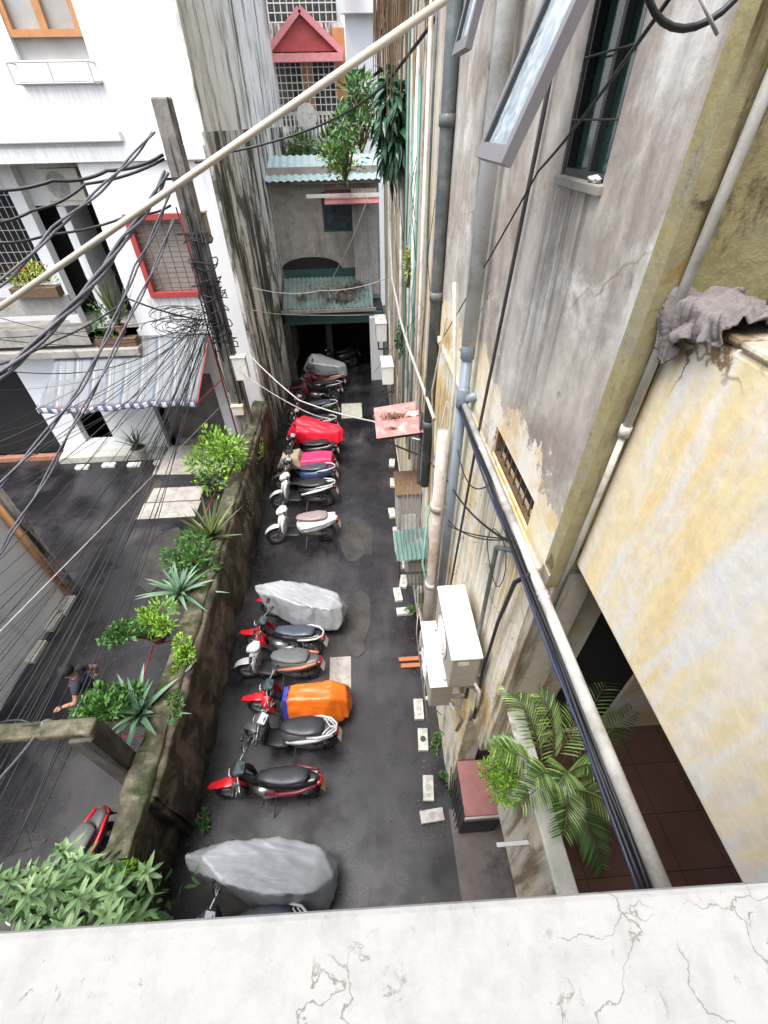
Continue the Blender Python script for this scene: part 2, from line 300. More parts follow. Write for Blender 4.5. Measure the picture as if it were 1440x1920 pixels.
# ------------------------------------------------------------------ mesh helpers
def tag(o, label=None, cat=None, group=None, kind=None):
    if label: o['label'] = label
    if cat: o['category'] = cat
    if group: o['group'] = group
    if kind: o['kind'] = kind
    return o
def empty(name, loc, rz=0, label=None, cat=None, group=None):
    o = bpy.data.objects.new(name, None); C.objects.link(o); o.location = loc; o.rotation_euler = (0, 0, rz)
    o.empty_display_size = .2
    return tag(o, label, cat, group)
class MB:
    def __init__(s): s.v = []; s.f = []; s.mi = []; s.m = 0
    def add(s, vs, fs):
        k = len(s.v); s.v += [Vector(p) for p in vs]; s.f += [tuple(i + k for i in f) for f in fs]; s.mi += [s.m] * len(fs); return s
    def box(s, a, b):
        (x0, y0, z0), (x1, y1, z1) = a, b
        x0, x1 = min(x0, x1), max(x0, x1); y0, y1 = min(y0, y1), max(y0, y1); z0, z1 = min(z0, z1), max(z0, z1)
        return s.add([(x0, y0, z0), (x1, y0, z0), (x1, y1, z0), (x0, y1, z0), (x0, y0, z1), (x1, y0, z1), (x1, y1, z1), (x0, y1, z1)],
                     [(0, 3, 2, 1), (4, 5, 6, 7), (0, 1, 5, 4), (1, 2, 6, 5), (2, 3, 7, 6), (3, 0, 4, 7)])
    def hexa(s, p):
        return s.add(p, [(0, 3, 2, 1), (4, 5, 6, 7), (0, 1, 5, 4), (1, 2, 6, 5), (2, 3, 7, 6), (3, 0, 4, 7)])
    def slab(s, q, th):
        """quad q (4 points) thickened against its normal"""
        q = [Vector(p) for p in q]; n = (q[1] - q[0]).cross(q[3] - q[0]).normalized() * th
        return s.hexa([p - n for p in q] + q)
    def beam(s, p, q, w, h=None, up=(0, 0, 1)):
        p = Vector(p); q = Vector(q); h = h or w; d = (q - p).normalized(); u = Vector(up)
        a = d.cross(u)
        if a.length < 1e-3: a = d.cross(Vector((1, 0, 0)))
        a.normalize(); b = a.cross(d).normalized(); a = a * w / 2; b = b * h / 2
        return s.hexa([p - a - b, p + a - b, p + a + b, p - a + b, q - a - b, q + a - b, q + a + b, q - a + b])
    def tube(s, pts, r, n=8, cap=True, close=False):
        pts = [Vector(p) for p in pts]; N = len(pts); rs = r if isinstance(r, (list, tuple)) else [r] * N
        up = None; k = len(s.v); vs = []
        for i in range(N):
            t = (pts[min(i + 1, N - 1)] - pts[max(i - 1, 0)])
            if t.length < 1e-9: t = Vector((0, 0, 1))
            t.normalize()
            if up is None:
                up = t.cross(Vector((0, 0, 1)))
                if up.length < .05: up = t.cross(Vector((1, 0, 0)))
                up.normalize()
            up = (up - t * up.dot(t)).normalized(); b = t.cross(up)
            for j in range(n):
                a = 2 * math.pi * j / n; vs.append(pts[i] + (up * math.cos(a) + b * math.sin(a)) * rs[i])
        fs = [(i * n + j, i * n + (j + 1) % n, (i + 1) * n + (j + 1) % n, (i + 1) * n + j) for i in range(N - 1) for j in range(n)]
        if cap: fs += [tuple(range(n - 1, -1, -1)), tuple((N - 1) * n + j for j in range(n))]
        return s.add(vs, fs)
    def loft(s, path, n=14, p=2.6, cap=True):
        """path of (x, z, half width in y, half height across the path[, y])"""
        N = len(path); vs = []
        for i, q in enumerate(path):
            a = path[max(i - 1, 0)]; b = path[min(i + 1, N - 1)]
            t = Vector((b[0] - a[0], 0, b[1] - a[1])).normalized(); nn = Vector((-t.z, 0, t.x)); yo = q[4] if len(q) > 4 else 0
            for j in range(n):
                an = 2 * math.pi * j / n; c, si = math.cos(an), math.sin(an)
                c = math.copysign(abs(c) ** (2 / p), c); si = math.copysign(abs(si) ** (2 / p), si)
                vs.append(Vector((q[0], yo, q[1])) + Vector((0, 1, 0)) * c * q[2] + nn * si * q[3])
        fs = [(i * n + j, i * n + (j + 1) % n, (i + 1) * n + (j + 1) % n, (i + 1) * n + j) for i in range(N - 1) for j in range(n)]
        if cap: fs += [tuple(range(n - 1, -1, -1)), tuple((N - 1) * n + j for j in range(n))]
        return s.add(vs, fs)
    def torus(s, c, R, r, axis='y', n=24, m=8, sq=1):
        vs = []
        for i in range(n):
            a = 2 * math.pi * i / n
            for j in range(m):
                b = 2 * math.pi * j / m; rr = R + r * math.cos(b); h = r * sq * math.sin(b)
                q = {'y': (rr * math.cos(a), h, rr * math.sin(a)), 'z': (rr * math.cos(a), rr * math.sin(a), h), 'x': (h, rr * math.cos(a), rr * math.sin(a))}[axis]
                vs.append(Vector(c) + Vector(q))
        return s.add(vs, [(i * m + j, ((i + 1) % n) * m + j, ((i + 1) % n) * m + (j + 1) % m, i * m + (j + 1) % m) for i in range(n) for j in range(m)])
    def lathe(s, c, prof, n=20, axis='z'):
        vs = []; c = Vector(c)
        for (r, h) in prof:
            for j in range(n):
                a = 2 * math.pi * j / n
                q = (r * math.cos(a), r * math.sin(a), h) if axis == 'z' else ((r * math.cos(a), h, r * math.sin(a)) if axis == 'y' else (h, r * math.cos(a), r * math.sin(a)))
                vs.append(c + Vector(q))
        N = len(prof)
        fs = [(i * n + j, i * n + (j + 1) % n, (i + 1) * n + (j + 1) % n, (i + 1) * n + j) for i in range(N - 1) for j in range(n)]
        fs += [tuple(range(n - 1, -1, -1)), tuple((N - 1) * n + j for j in range(n))]
        return s.add(vs, fs)
    def grid(s, fn, nu, nv):
        k = [[Vector(fn(i / nu, j / nv)) for j in range(nv + 1)] for i in range(nu + 1)]
        return s.add([p for r in k for p in r], [(i * (nv + 1) + j, (i + 1) * (nv + 1) + j, (i + 1) * (nv + 1) + j + 1, i * (nv + 1) + j + 1) for i in range(nu) for j in range(nv)])
    def leaf(s, p, d, n, L, W, fold=.25, droop=0, segs=2):
        """one leaf: starts at p, runs along d, n = its upper side"""
        d = Vector(d).normalized(); n = Vector(n); a = d.cross(n)
        if a.length < 1e-3: a = d.cross(Vector((1, .3, .2)))
        a.normalize(); n = a.cross(d).normalized(); p = Vector(p)
        prof = {2: [(0, .06), (.45, 1), (1, 0)], 3: [(0, .1), (.3, .9), (.65, .85), (1, 0)], 5: [(0, .75), (.15, 1), (.4, .85), (.65, .6), (.85, .33), (1, 0)]}[segs]
        vs = []
        for (t, ww) in prof:
            c = p + d * L * t + Vector((0, 0, -1)) * droop * L * t * t
            vs += [c - a * W * ww / 2 + n * fold * W * ww / 2, c, c + a * W * ww / 2 + n * fold * W * ww / 2]
        fs = []
        for i in range(len(prof) - 1):
            k = i * 3; fs += [(k, k + 3, k + 4, k + 1), (k + 1, k + 4, k + 5, k + 2)]
        return s.add(vs, fs)
    def build(s, name, mat, parent=None, loc=None, smooth=False, bev=0, label=None, cat=None, group=None, kind=None, solid=0, sub=0):
        me = bpy.data.meshes.new(name)
        L = Vector(loc) if loc is not None else Vector((0, 0, 0))
        if parent is None and loc is None and s.v:
            mn = [min(v[i] for v in s.v) for i in range(3)]; mx = [max(v[i] for v in s.v) for i in range(3)]
            L = Vector(((mn[0] + mx[0]) / 2, (mn[1] + mx[1]) / 2, mn[2]))
        me.from_pydata([tuple(v - L) for v in s.v], [], s.f); me.update()
        for mm in (mat if isinstance(mat, (list, tuple)) else [mat]): me.materials.append(M[mm])
        for p_, i_ in zip(me.polygons, s.mi): p_.material_index = i_
        if smooth: me.shade_smooth()
        o = bpy.data.objects.new(name, me); C.objects.link(o)
        if parent is not None: o.parent = parent
        else: o.location = L
        if solid:
            d = o.modifiers.new('t', 'SOLIDIFY'); d.thickness = solid; d.offset = 0
        if bev:
            d = o.modifiers.new('b', 'BEVEL'); d.width = bev; d.segments = 2; d.limit_method = 'ANGLE'
        if sub:
            d = o.modifiers.new('s', 'SUBSURF'); d.levels = sub; d.render_levels = sub
        return tag(o, label, cat, group, kind)
def rel(root):
    """parts written in world coordinates for a thing whose Empty stands at root.location"""
    return Vector(root.location)
def part(mb, name, mat, root, **k):
    """mesh in world coordinates -> child of root (root unrotated; grandchildren keep the same origin)"""
    L = Vector((0, 0, 0)); r = root
    while r is not None: L += Vector(r.location); r = r.parent
    mb.v = [v - L for v in mb.v]
    return mb.build(name, mat, root, **k)
def B(*ab):
    m = MB()
    for i in range(0, len(ab), 2): m.box(ab[i], ab[i + 1])
    return m
def frame_mb(mb, x0, x1, z0, z1, y0, y1, t):
    """rectangular frame in an xz opening"""
    mb.box((x0, y0, z0), (x1, y1, z0 + t)); mb.box((x0, y0, z1 - t), (x1, y1, z1))
    mb.box((x0, y0, z0 + t), (x0 + t, y1, z1 - t)); mb.box((x1 - t, y0, z0 + t), (x1, y1, z1 - t)); return mb
def frame_yz(mb, y0, y1, z0, z1, x0, x1, t):
    mb.box((x0, y0, z0), (x1, y1, z0 + t)); mb.box((x0, y0, z1 - t), (x1, y1, z1))
    mb.box((x0, y0, z0 + t), (x1, y0 + t, z1 - t)); mb.box((x0, y1 - t, z0 + t), (x1, y1, z1 - t)); return mb
def wall_holes(mb, const, lo, hi, z0, z1, holes, axis, th):
    """wall in plane axis='x' or 'y' with rectangular holes [(u0,u1,z0,z1)], built of butted blocks"""
    us = sorted(set([lo, hi] + [h[0] for h in holes] + [h[1] for h in holes])); us = [u for u in us if lo <= u <= hi]
    for a, b in zip(us[:-1], us[1:]):
        zs = [(z0, z1)]
        for h in holes:
            if h[0] <= a + 1e-6 and h[1] >= b - 1e-6:
                nz = []
                for (p, q) in zs:
                    if h[2] > p: nz.append((p, min(q, h[2])))
                    if h[3] < q: nz.append((max(p, h[3]), q))
                zs = [z for z in nz if z[1] - z[0] > 1e-4]
        for (p, q) in zs:
            if axis == 'x': mb.box((const, a, p), (const + th, b, q))
            else: mb.box((a, const, p), (b, const + th, q))
    return mb
def cat_pts(p, q, sag, n=14):
    p = Vector(p); q = Vector(q); out = []
    for i in range(n + 1):
        t = i / n; v = p.lerp(q, t); v.z -= sag * 4 * t * (1 - t); out.append(v)
    return out
def cable(pts, r, mat, label, group=None, sag=None, name='cable', n=6, twist=0, cat='cable'):
    if sag is not None: pts = cat_pts(pts[0], pts[1], sag)
    m = MB()
    if twist:
        pts = [Vector(p) for p in pts]; fine = []
        for a, b in zip(pts[:-1], pts[1:]):
            for k in range(5): fine.append(a.lerp(b, k / 5))
        fine.append(pts[-1])
        acc = 0; L = [0]
        for a, b in zip(fine[:-1], fine[1:]): acc += (b - a).length; L.append(acc)
        for k in range(twist):
            ph = 2 * math.pi * k / twist
            m.tube([p + Vector((math.cos(l * 2.6 + ph) * r * .75, 0, math.sin(l * 2.6 + ph) * r * .75)) for p, l in zip(fine, L)], r * .5, 6)
    else: m.tube(pts, r, n)
    return m.build(name, mat, smooth=True, label=label, cat=cat, group=group)
exec_parts = []
# ================================================================== SETTING
g = MB(); g.box((-60, -40, -.3), (60, 90, 0)); g.build('ground', 'asphalt', kind='structure')
def sheet(name, mat, pts, z=.004, kind='structure', **k):
    m = MB(); m.add([(x, y, z) for x, y in pts] + [(x, y, z + .004) for x, y in pts], [tuple(range(len(pts) - 1, -1, -1)), tuple(range(len(pts), 2 * len(pts)))] + [(i, (i + 1) % len(pts), len(pts) + (i + 1) % len(pts), len(pts) + i) for i in range(len(pts))])
    return m.build(name, mat, kind=kind, **k)
sheet('pavement', 'brown_ground', [(.98, -1.5), (3.2, -1.5), (3.2, 1.9), (1.0, 1.9)], .006)
# stone slabs let into the asphalt
def slab(x0, y0, x1, y1, mat, label, cat='slab', name='stone_slab', h=.02, group=None):
    m = B((x0, y0, 0.001), (x1, y1, h)); return m.build(name, mat, bev=.006, label=label, cat=cat, group=group)
slab(-.92, 3.95, -.5, 4.62, 'concrete', 'square concrete manhole cover in the alley behind the orange covered motorbike', 'manhole cover', 'manhole_cover')
slab(-.78, 14.1, -.02, 15.2, 'pale_concrete', 'pale slab in the alley floor near the garage mouth', 'slab')
slab(-6.35, 9.15, -4.75, 9.82, 'concrete', 'nearer half of the pale double drain slab in the left lane', 'slab')
slab(-6.3, 9.86, -4.8, 10.5, 'concrete', 'farther half of the pale double drain slab in the left lane', 'slab')
slab(.62, 7.3, .98, 8.2, 'pale_concrete', 'mossy square kerb slab beside the right wall below the green sheet', 'slab', h=.1)
# ------------------------------------------------------------------ near ledge
lx = 5
m = MB(); m.hexa([(-lx, -.5, 6.95), (lx, -.5, 6.95), (lx, .057, 6.95), (-lx, .057, 6.95), (-lx, -.5, 7.5), (lx, -.5, 7.5), (lx, .057, 7.5), (-lx, .057, 7.5)])
for i, v in enumerate(m.v):
    if v.y > 0: v.y = 0.0530 + v.x * -0.0164
for i, v in enumerate(m.v): pass
led = m.build('balcony_ledge', 'ledge_white', bev=.006, label='white cracked concrete balcony ledge with flaking paint right below the viewer', cat='ledge')
own = empty('own_building_blocker', (0, -1.2, 0), label='unseen light-blocking wall of the building the picture is taken from, behind the ledge', cat='building')  # unseen wall behind the camera, added and trimmed to hold back skylight
part(B((-4.0, -2.2, 0), (7, -1.8, 11.5), (-5.5, -1.8, 6.7), (5.5, -.5, 6.95)), 'wall', 'concrete', own)
# ------------------------------------------------------------------ right hand building
GX = 1.05; YS = 1.69
root = empty('plastered_house', (GX, YS, 0), label='tall weathered house of grey and yellow plaster along the right side of the alley', cat='house')
WY0, WY1, WZ0, WZ1 = 2.2, 2.68, 7.79, 8.8
VY0, VY1, VZ0, VZ1 = 2.02, 2.95, 5.95, 6.2
up = wall_holes(MB(), GX, YS, 6.1, 6.2, 14, [(WY0, WY1, WZ0, WZ1), (3.9, 4.35, 8.3, 9.3)], 'x', .25)
part(up, 'upper_wall', 'grey_plaster', root)
# lower storeys, patchy ochre
lo = wall_holes(MB(), GX, 2.15, 6.1, 0, 5.95, [], 'x', .25); lo.box((GX, YS, 3.0), (GX + .25, 2.15, 5.95))
lo.box((GX, VY1, 5.95), (GX + .25, 6.1, 6.2)); lo.box((GX, YS, 5.95), (GX + .25, VY0, 6.2))
part(lo, 'lower_wall', 'ochre_plaster', root)
part(B((GX, 6.1, 0), (GX + .25, 17, 14)), 'far_wall', 'cream_plaster', root)
part(B((GX + .25, YS + .01, 3.0), (GX + .3, 16.9, 13.9)), 'inner_shell', 'interior_dark', root)
# camera-facing end wall, door opening on the terrace
ew = wall_holes(MB(), YS, GX + .3, 7, 3.0, 6.0, [(1.58, 2.2, 3.35, 5.45)], 'y', .2)
part(ew, 'end_wall', 'grey_plaster', root)
part(B((1.56, 1.72, 3.352), (2.25, 1.77, 5.5)), 'doorway_shade', 'interior_dark', root)  # near-black panel paints the darkness of the unlit room behind
part(B((GX, YS - .1, 6.0), (7, YS, 14)), 'corner_wall', 'mossy_yellow', root)
pt = B((GX - .004, YS - .104, 5.9), (GX + .1, YS - .1, 14)); part(pt, 'painted_band', 'olive_paint', root)
pil = MB(); pil.box((GX - .01, YS - .1, 3.3), (GX + .28, YS, 6.0)); part(pil, 'corner_pillar', 'cream_plaster', root)
part(B((GX + .26, 2.2, 0), (7, 2.4, 3.0)), 'ground_floor_wall', 'dark_concrete', root)
# ledge course at the storey line
lc = B((GX - .035, YS + .02, 5.86), (GX, 6.1, 5.93)); part(lc, 'string_course', 'ochre_plaster', root, bev=.01)
# small grilled vent
vm = MB(); vm.box((GX + .1, VY0, VZ0), (GX + .13, VY1, VZ1)); vent = part(vm, 'vent_window', 'interior_dark', root)
f = frame_yz(MB(), VY0, VY1, VZ0, VZ1, GX + .02, GX + .06, .025)
part(f, 'frame', 'stem_brown', vent)
f = MB()
for k in range(1, 8): f.box((GX + .035, VY0 + k * (VY1 - VY0) / 8 - .005, VZ0 + .025), (GX + .045, VY0 + k * (VY1 - VY0) / 8 + .005, VZ1 - .025))
part(f, 'grille', 'stem_brown', vent)
# window with open sash
def window_sash(y0, y1, z0, z1, kick, drop, lab, rt):
    wn = part(B((GX + .05, y0 + .03, z0 + .03), (GX + .06, y1 - .03, z1 - .03)), 'window', 'glass_green', rt)
    part(frame_yz(MB(), y0, y1, z0, z1, GX + .012, GX + .048, .03), 'frame', 'frame_dark', wn)
    b = MB(); ym = y0 + (y1 - y0) * .42; b.box((GX + .02, ym, z0 + .03), (GX + .048, ym + .03, z1 - .03)); part(b, 'mullion', 'frame_dark', wn)
    b = MB()
    for k in range(1, 5): b.tube([(GX + .005, y0, z0 + k * (z1 - z0) / 5), (GX + .005, y1, z0 + k * (z1 - z0) / 5)], .004, 6)
    part(b, 'grille', 'iron', wn)
    part(B((GX - .025, y0 - .02, z0 - .04), (GX + .1, y1 + .01, z0 - .001)), 'sill', 'concrete', wn, bev=.006)
    # sash hinged at the top
    top = Vector((GX - .02, 0, z1 - .02)); L = math.hypot(kick, drop); d = Vector((-kick, 0, -drop)).normalized(); n = Vector((-drop, 0, kick)).normalized()
    def q(yy, l, o): return top + d * l + n * o + Vector((0, yy, 0))
    def bar(ya, yb, la, lb, o0=-.022, o1=.022):
        return [q(ya, la, o0), q(yb, la, o0), q(yb, lb, o0), q(ya, lb, o0), q(ya, la, o1), q(yb, la, o1), q(yb, lb, o1), q(ya, lb, o1)]
    t = .05; fm = MB(); fm.hexa(bar(y0, y0 + t, 0, L)); fm.hexa(bar(y1 - t, y1, 0, L)); fm.hexa(bar(y0 + t, y1 - t, 0, t)); fm.hexa(bar(y0 + t, y1 - t, L - t * 1.2, L))
    sh = part(fm, 'sash', 'frame_grey', rt, label=lab)
    gm = MB(); gm.hexa(bar(y0 + t, y1 - t, t, L - t * 1.2, -.004, .004)); part(gm, 'pane', 'glass_sky_painted', sh)
    gm = MB(); gm.hexa(bar(y0 + t, y1 - t, t, L - t * 1.2, .005, .016)); gm = MB(); gm.hexa(bar(y1 - t - .03, y1 - t, t, L - t * 1.2, .006, .024)); gm.hexa(bar(y0 + t, y0 + t + .01, t, L - t * 1.2, .006, .02)); part(gm, 'gasket', 'frame_dark', sh)
window_sash(WY0, WY1, WZ0, WZ1, .4, .92, 'grey framed sash pushed open at the bottom', root)
window_sash(3.9, 4.35, 8.3, 9.3, .25, .95, 'far sash pushed open', root)
# rags and litter on the window sill
def crumple(name, mat, c, sx, sy, sz, label, cat, seed=0, amp=.35, n=22, fr=2.2):
    m = MB()
    def fn(u, v):
        a = u * 2 * math.pi; b = (v - .5) * math.pi
        p = Vector((math.cos(a) * math.cos(b), math.sin(a) * math.cos(b), math.sin(b)))
        k = 1 + amp * noise.noise(p * fr + Vector((seed, seed, 0))) + amp * .5 * noise.noise(p * fr * 3 + Vector((0, seed, 0)))
        return Vector((p.x * sx * k, p.y * sy * k, p.z * sz * k)) + Vector(c)
    m.grid(fn, n, n)
    return m.build(name, mat, smooth=True, label=label, cat=cat)
crumple('plastic_bag', 'ac_white', (GX + .0, 2.28, 7.8), .018, .05, .012, 'crumpled white plastic bag on the sill of the green glass window', 'bag', 3, .8)
# ------------------------------------------------------------------ balcony on the right (big yellow panel)
bx = 1.165
br = empty('yellow_balcony', (bx, 0, 6.0), label='overhanging balcony with a broad worn yellow and grey parapet at the right', cat='balcony')
pm = MB()
def panel(u, v):
    return (bx, 1.66 - u * 4.6, 6.04 + v * 1.44)
pm.box((bx, -3, 6.1), (bx + .14, 1.585, 7.46)); part(pm, 'parapet', 'balcony_yellow', br, bev=.02)
cp = MB()
for i in range(14):
    y1 = 1.587 - i * .33; y0 = y1 - .325
    cp.box((bx - .006 - random.uniform(0, .004), y0, 7.462), (bx + .15, y1, 7.488 + random.uniform(0, .012)))
part(cp, 'coping', 'cream_plaster', br, bev=.012)
part(B((bx + .14, -3, 6.1), (6, 1.585, 6.25)), 'floor_slab', 'dark_concrete', br)
# rag over the balcony corner
m = MB()
def rag(u, v):
    # u along the parapet (y), v across: hangs on the outer face, runs over the top and down the inner face
    y = 1.7 - u * .42
    edge = .10 * noise.noise(Vector((u * 3, 0, 4)))
    s = v * (.55 - .2 * u + edge)
    out = .2 - .14 * u + edge
    if s < out: x = bx - .03; z = 7.52 - (out - s)
    elif s < out + .18: x = bx - .03 + (s - out); z = 7.525
    else: x = bx + .15 + .03; z = 7.525 - (s - out - .18)
    k = noise.noise(Vector((u * 8 + v * 4.2, v * 2.2, 1))) * 1.2 + .8 * noise.noise(Vector((u * 21 + v * 9, v * 4, 7)))
    ang = max(0, min(1, (s - out + .05) / .1))
    x -= abs(k) * .055 * (1 - ang) + .012; z += abs(k) * .05 * ang + .01 * k
    return (x, y + .02 * k, z)
m.grid(rag, 70, 60); m.build('rag', 'cloth_mauve', smooth=True, solid=.006, label='dirty mauve grey floor rag draped over the corner of the yellow balcony', cat='rag')
# pipe up the end wall beside the balcony
m = MB(); m.tube([(1.115, YS - .135, 5.6), (1.12, YS - .135, 6.7), (1.12, YS - .135, 7.0)], .015, 10); m.tube([(1.12, YS - .135, 7.0), (1.125, YS - .14, 8.2), (1.13, YS - .14, 12)], .018, 10); m.lathe((1.12, YS - .135, 6.97), [(.024, 0), (.024, .05)], 12)
m.build('drain_pipe', 'pvc_white', smooth=True, label='thin cream drain pipe running up the mossy yellow corner beside the rag', cat='pipe')
m = MB(); m.tube([(2.0, YS - .12, 6.2), (2.0, YS - .12, 8)], .12, 8)
# ------------------------------------------------------------------ terrace under the balcony
part_floor = B((1.245, -3, 3.25), (6, 1.69, 3.35)); part_floor.build('terrace_floor', 'red_tile', kind='structure')
tw = empty('terrace_wall', (1.11, 0, 3.0), label='low yellow wall with a white weathered top along the edge of the tiled terrace', cat='wall')
part(B((1.11, -3, 2.95), (1.24, 1.585, 4.16)), 'wall_face', 'cream_plaster', tw)
part(B((1.105, -3, 4.162), (1.25, 1.583, 4.2)), 'coping', 'pale_concrete', tw, bev=.01)
# rods sticking out of it
def rod(y, lab):
    m = MB(); m.beam((.86, y, 3.78), (1.12, y, 3.78), .03, .02); m.build('metal_bracket', 'iron_pale', bev=.003, label=lab, cat='bracket')
rod(.74, 'upper white metal bracket jutting from the low yellow terrace wall')
rod(.33, 'white metal bracket jutting from the terrace wall just above the ledge')
# ------------------------------------------------------------------ white house at the left
wr = empty('white_house', (-3.1, 12.5, 0), label='large white painted house facing down the left lane behind the pole', cat='house')
FY = 12.5
fw = wall_holes(MB(), FY, -16, -3.1, 0, 16, [(-6.25, -4.9, 9.0, 11.2), (-16, -5.9, 3.9, 7.45), (-5.25, -3.95, 4.75, 6.45), (-13.5, -9.75, 0, 2.9), (-8.9, -8.0, .5, 2.3), (-6.4, -4.4, 0, 2.6)], 'y', .25)
part(fw, 'front_wall', 'white_paint', wr)
for za, zb, mt, nm in ((0, 7.9, 'stained_wall', 'lower_side_wall'), (7.902, 16, 'streaked_white', 'upper_side_wall')):
    sw = MB(); e = 0 if za == 0 else -.02; sw.hexa([(-3.099, FY, za), (-3.0 + e, FY, za), (-2.72 + e, 25, za), (-3.099, 25, za), (-3.099, FY, zb), (-3.0 + e, FY, zb), (-2.72 + e, 25, zb), (-3.099, 25, zb)])
    part(sw, nm, mt, wr)
part(B((-16, 14.3, 0), (-3.1, 14.5, 16)), 'back_of_rooms', 'interior_dark', wr)
part(B((-16, 12.75, 7.45), (-3.1, 14.3, 7.6), (-16, FY, 3.7), (-6.0, 14.3, 3.9)), 'floor_slabs', 'concrete', wr)
part(B((-12.5, 12.35, 7.78), (-4.75, 12.5, 7.95)), 'cornice', 'white_paint', wr, bev=.02)
part(B((-16, 12.42, 7.45), (-3.1, 12.5, 7.7)), 'fascia', 'white_paint', wr, bev=.01)
# wooden window
wd = part(B((-6.25, 12.62, 9.0), (-4.9, 12.64, 11.2)), 'window', 'curtain', wr)
f = frame_mb(MB(), -6.25, -4.9, 9.3, 11.2, 12.52, 12.6, .1); f.box((-5.64, 12.52, 9.4), (-5.5, 12.6, 11.1)); part(f, 'frame', 'wood', wd)
part(B((-6.35, 12.44, 8.66), (-4.8, 12.5, 8.7)), 'sill', 'concrete', wd)
f = MB(); z0, z1 = 8.66, 8.95
for z in (z0, z1): f.tube([(-6.35, 12.5, z), (-6.35, 12.2, z), (-4.85, 12.2, z), (-4.85, 12.5, z)], .014, 6)
for x in (-6.35, -5.6, -4.85): f.tube([(x, 12.2, z0), (x, 12.2, z1)], .014, 6)
part(f, 'window_rack', 'iron_pale', wd)
# red framed window
rw = part(B((-5.25, 12.7, 4.75), (-3.95, 12.72, 6.45)), 'window', 'curtain', wr)
part(frame_mb(MB(), -5.3, -3.9, 4.7, 6.5, 12.42, 12.6, .13), 'frame', 'red_paint', rw, bev=.01)
f = MB()
for i in range(1, 14): f.tube([(-5.17, 12.5, 4.8 + i * .115), (-4.03, 12.5, 4.8 + i * .115)], .01, 5)
for i in range(1, 5): f.tube([(-5.17 + i * .23, 12.5, 4.83), (-5.17 + i * .23, 12.5, 6.37)], .012, 5)
part(f, 'grille', 'stem_brown', rw)
# loggia: piers, barred window, dark door
part(B((-8.05, 13.2, 3.9), (-7.75, 13.5, 7.45), (-10.4, 13.6, 3.9), (-8.05, 13.8, 7.45), (-7.1, 13.2, 3.9), (-6.9, 14.3, 6.6), (-7.75, 13.5, 6.6), (-6.0, 13.7, 7.45)), 'loggia_wall', 'white_paint', wr)
f = MB()
for i in range(14): f.box((-10.3 + i * .16, 13.55, 4.9), (-10.285 + i * .16, 13.56, 6.9))
for i in range(9): f.box((-10.3, 13.548, 4.9 + i * .24), (-8.1, 13.562, 4.915 + i * .24))
gr = part(B((-10.3, 13.58, 4.9), (-8.1, 13.59, 6.9)), 'barred_window', 'interior_dark', wr); part(f, 'grille', 'iron_pale', gr)
part(B((-16, 12.1, 3.95), (-7.1, 12.5, 4.15), (-16, 12.02, 4.5), (-7.1, 12.1, 4.95), (-16, 12.1, 3.7), (-7.1, 12.12, 3.95)), 'balcony_front', 'concrete', wr, bev=.01)
part(B((-16, 11.98, 3.4), (-5.9, 12.5, 3.6)), 'awning_ledge', 'concrete', wr, bev=.02)
# ground floor interior
part(B((-13.4, 12.7, .08), (-9.8, 12.74, 2.9)), 'shop_door', 'interior_dark', wr)
part(B((-13.5, 12.3, 0), (-9.75, 12.5, .16)), 'doorstep', 'terracotta', wr, bev=.01)
part(B((-9.75, 12.05, 0), (-6.45, 12.49, .22)), 'steps', 'pale_concrete', wr, bev=.01)
part(B((-5.95, 12.35, 0.005), (-3.75, 12.5, .5), (-6.3, 12.9, 0), (-4.5, 13, 2.6)), 'lower_panel', 'brown_ground', wr)
# ramp at the foot
m = MB(); m.hexa([(-6.6, 11.2, .004), (-3.4, 11.0, .004), (-3.4, 12.3, .004), (-6.6, 12.3, .004), (-6.2, 11.6, .3), (-3.4, 11.3, .3), (-3.4, 12.3, .34), (-6.2, 12.3, .34)]); m.build('entrance_ramp', 'concrete', bev=.02, label='grey concrete ramp at the foot of the white house', cat='ramp')
# ------------------------------------------------------------------ awning
ar = empty('awning', (-6.5, 12.5, 3.0), label='blue and white striped fabric awning on the front of the white house', cat='awning')
def awn(u, v):
    x = -8.1 + u * 3.95; x2 = -8.55 + u * 4.15
    xx = x + (x2 - x) * v; y = 12.48 - v * 1.6; z = 3.75 - v * 1.2 - .10 * math.sin(math.pi * v) + .02 * math.sin(u * 37) * v - .04 * math.sin(u * math.pi * 2) * v
    return (xx, y, z)
am = MB(); am.grid(awn, 60, 12); part(am, 'canopy', 'awning_cloth', ar, smooth=True, solid=.008)
am = MB(); am.grid(lambda u, v: (lambda p: (p[0], p[1] + .004 - .01 * math.sin(u * 50) * v, p[2] - .16 * v))(awn(u, 1)), 80, 3); part(am, 'valance', 'awning_valance', ar, smooth=True, solid=.006)
am = MB(); a0 = awn(0, 1); a1 = awn(1, 1)
am.tube([(a0[0], a0[1] + .03, a0[2] - .03), (a1[0], a1[1] + .03, a1[2] - .03)], .02, 8); am.tube([(a1[0] + .02, a1[1], a1[2] - .03), (-4.1, 12.5, 2.4)], .02, 8); am.tube([(a1[0] + .02, a1[1], a1[2] - .03), (-4.1, 12.5, 3.75)], .02, 8); am.tube([(-4.1, 12.49, .5), (-4.1, 12.49, 3.75)], .025, 8); am.tube([(a0[0], a0[1], a0[2] - .03), (-8.3, 12.5, 2.3)], .02, 8)
part(am, 'support_frame', 'red_paint', ar)
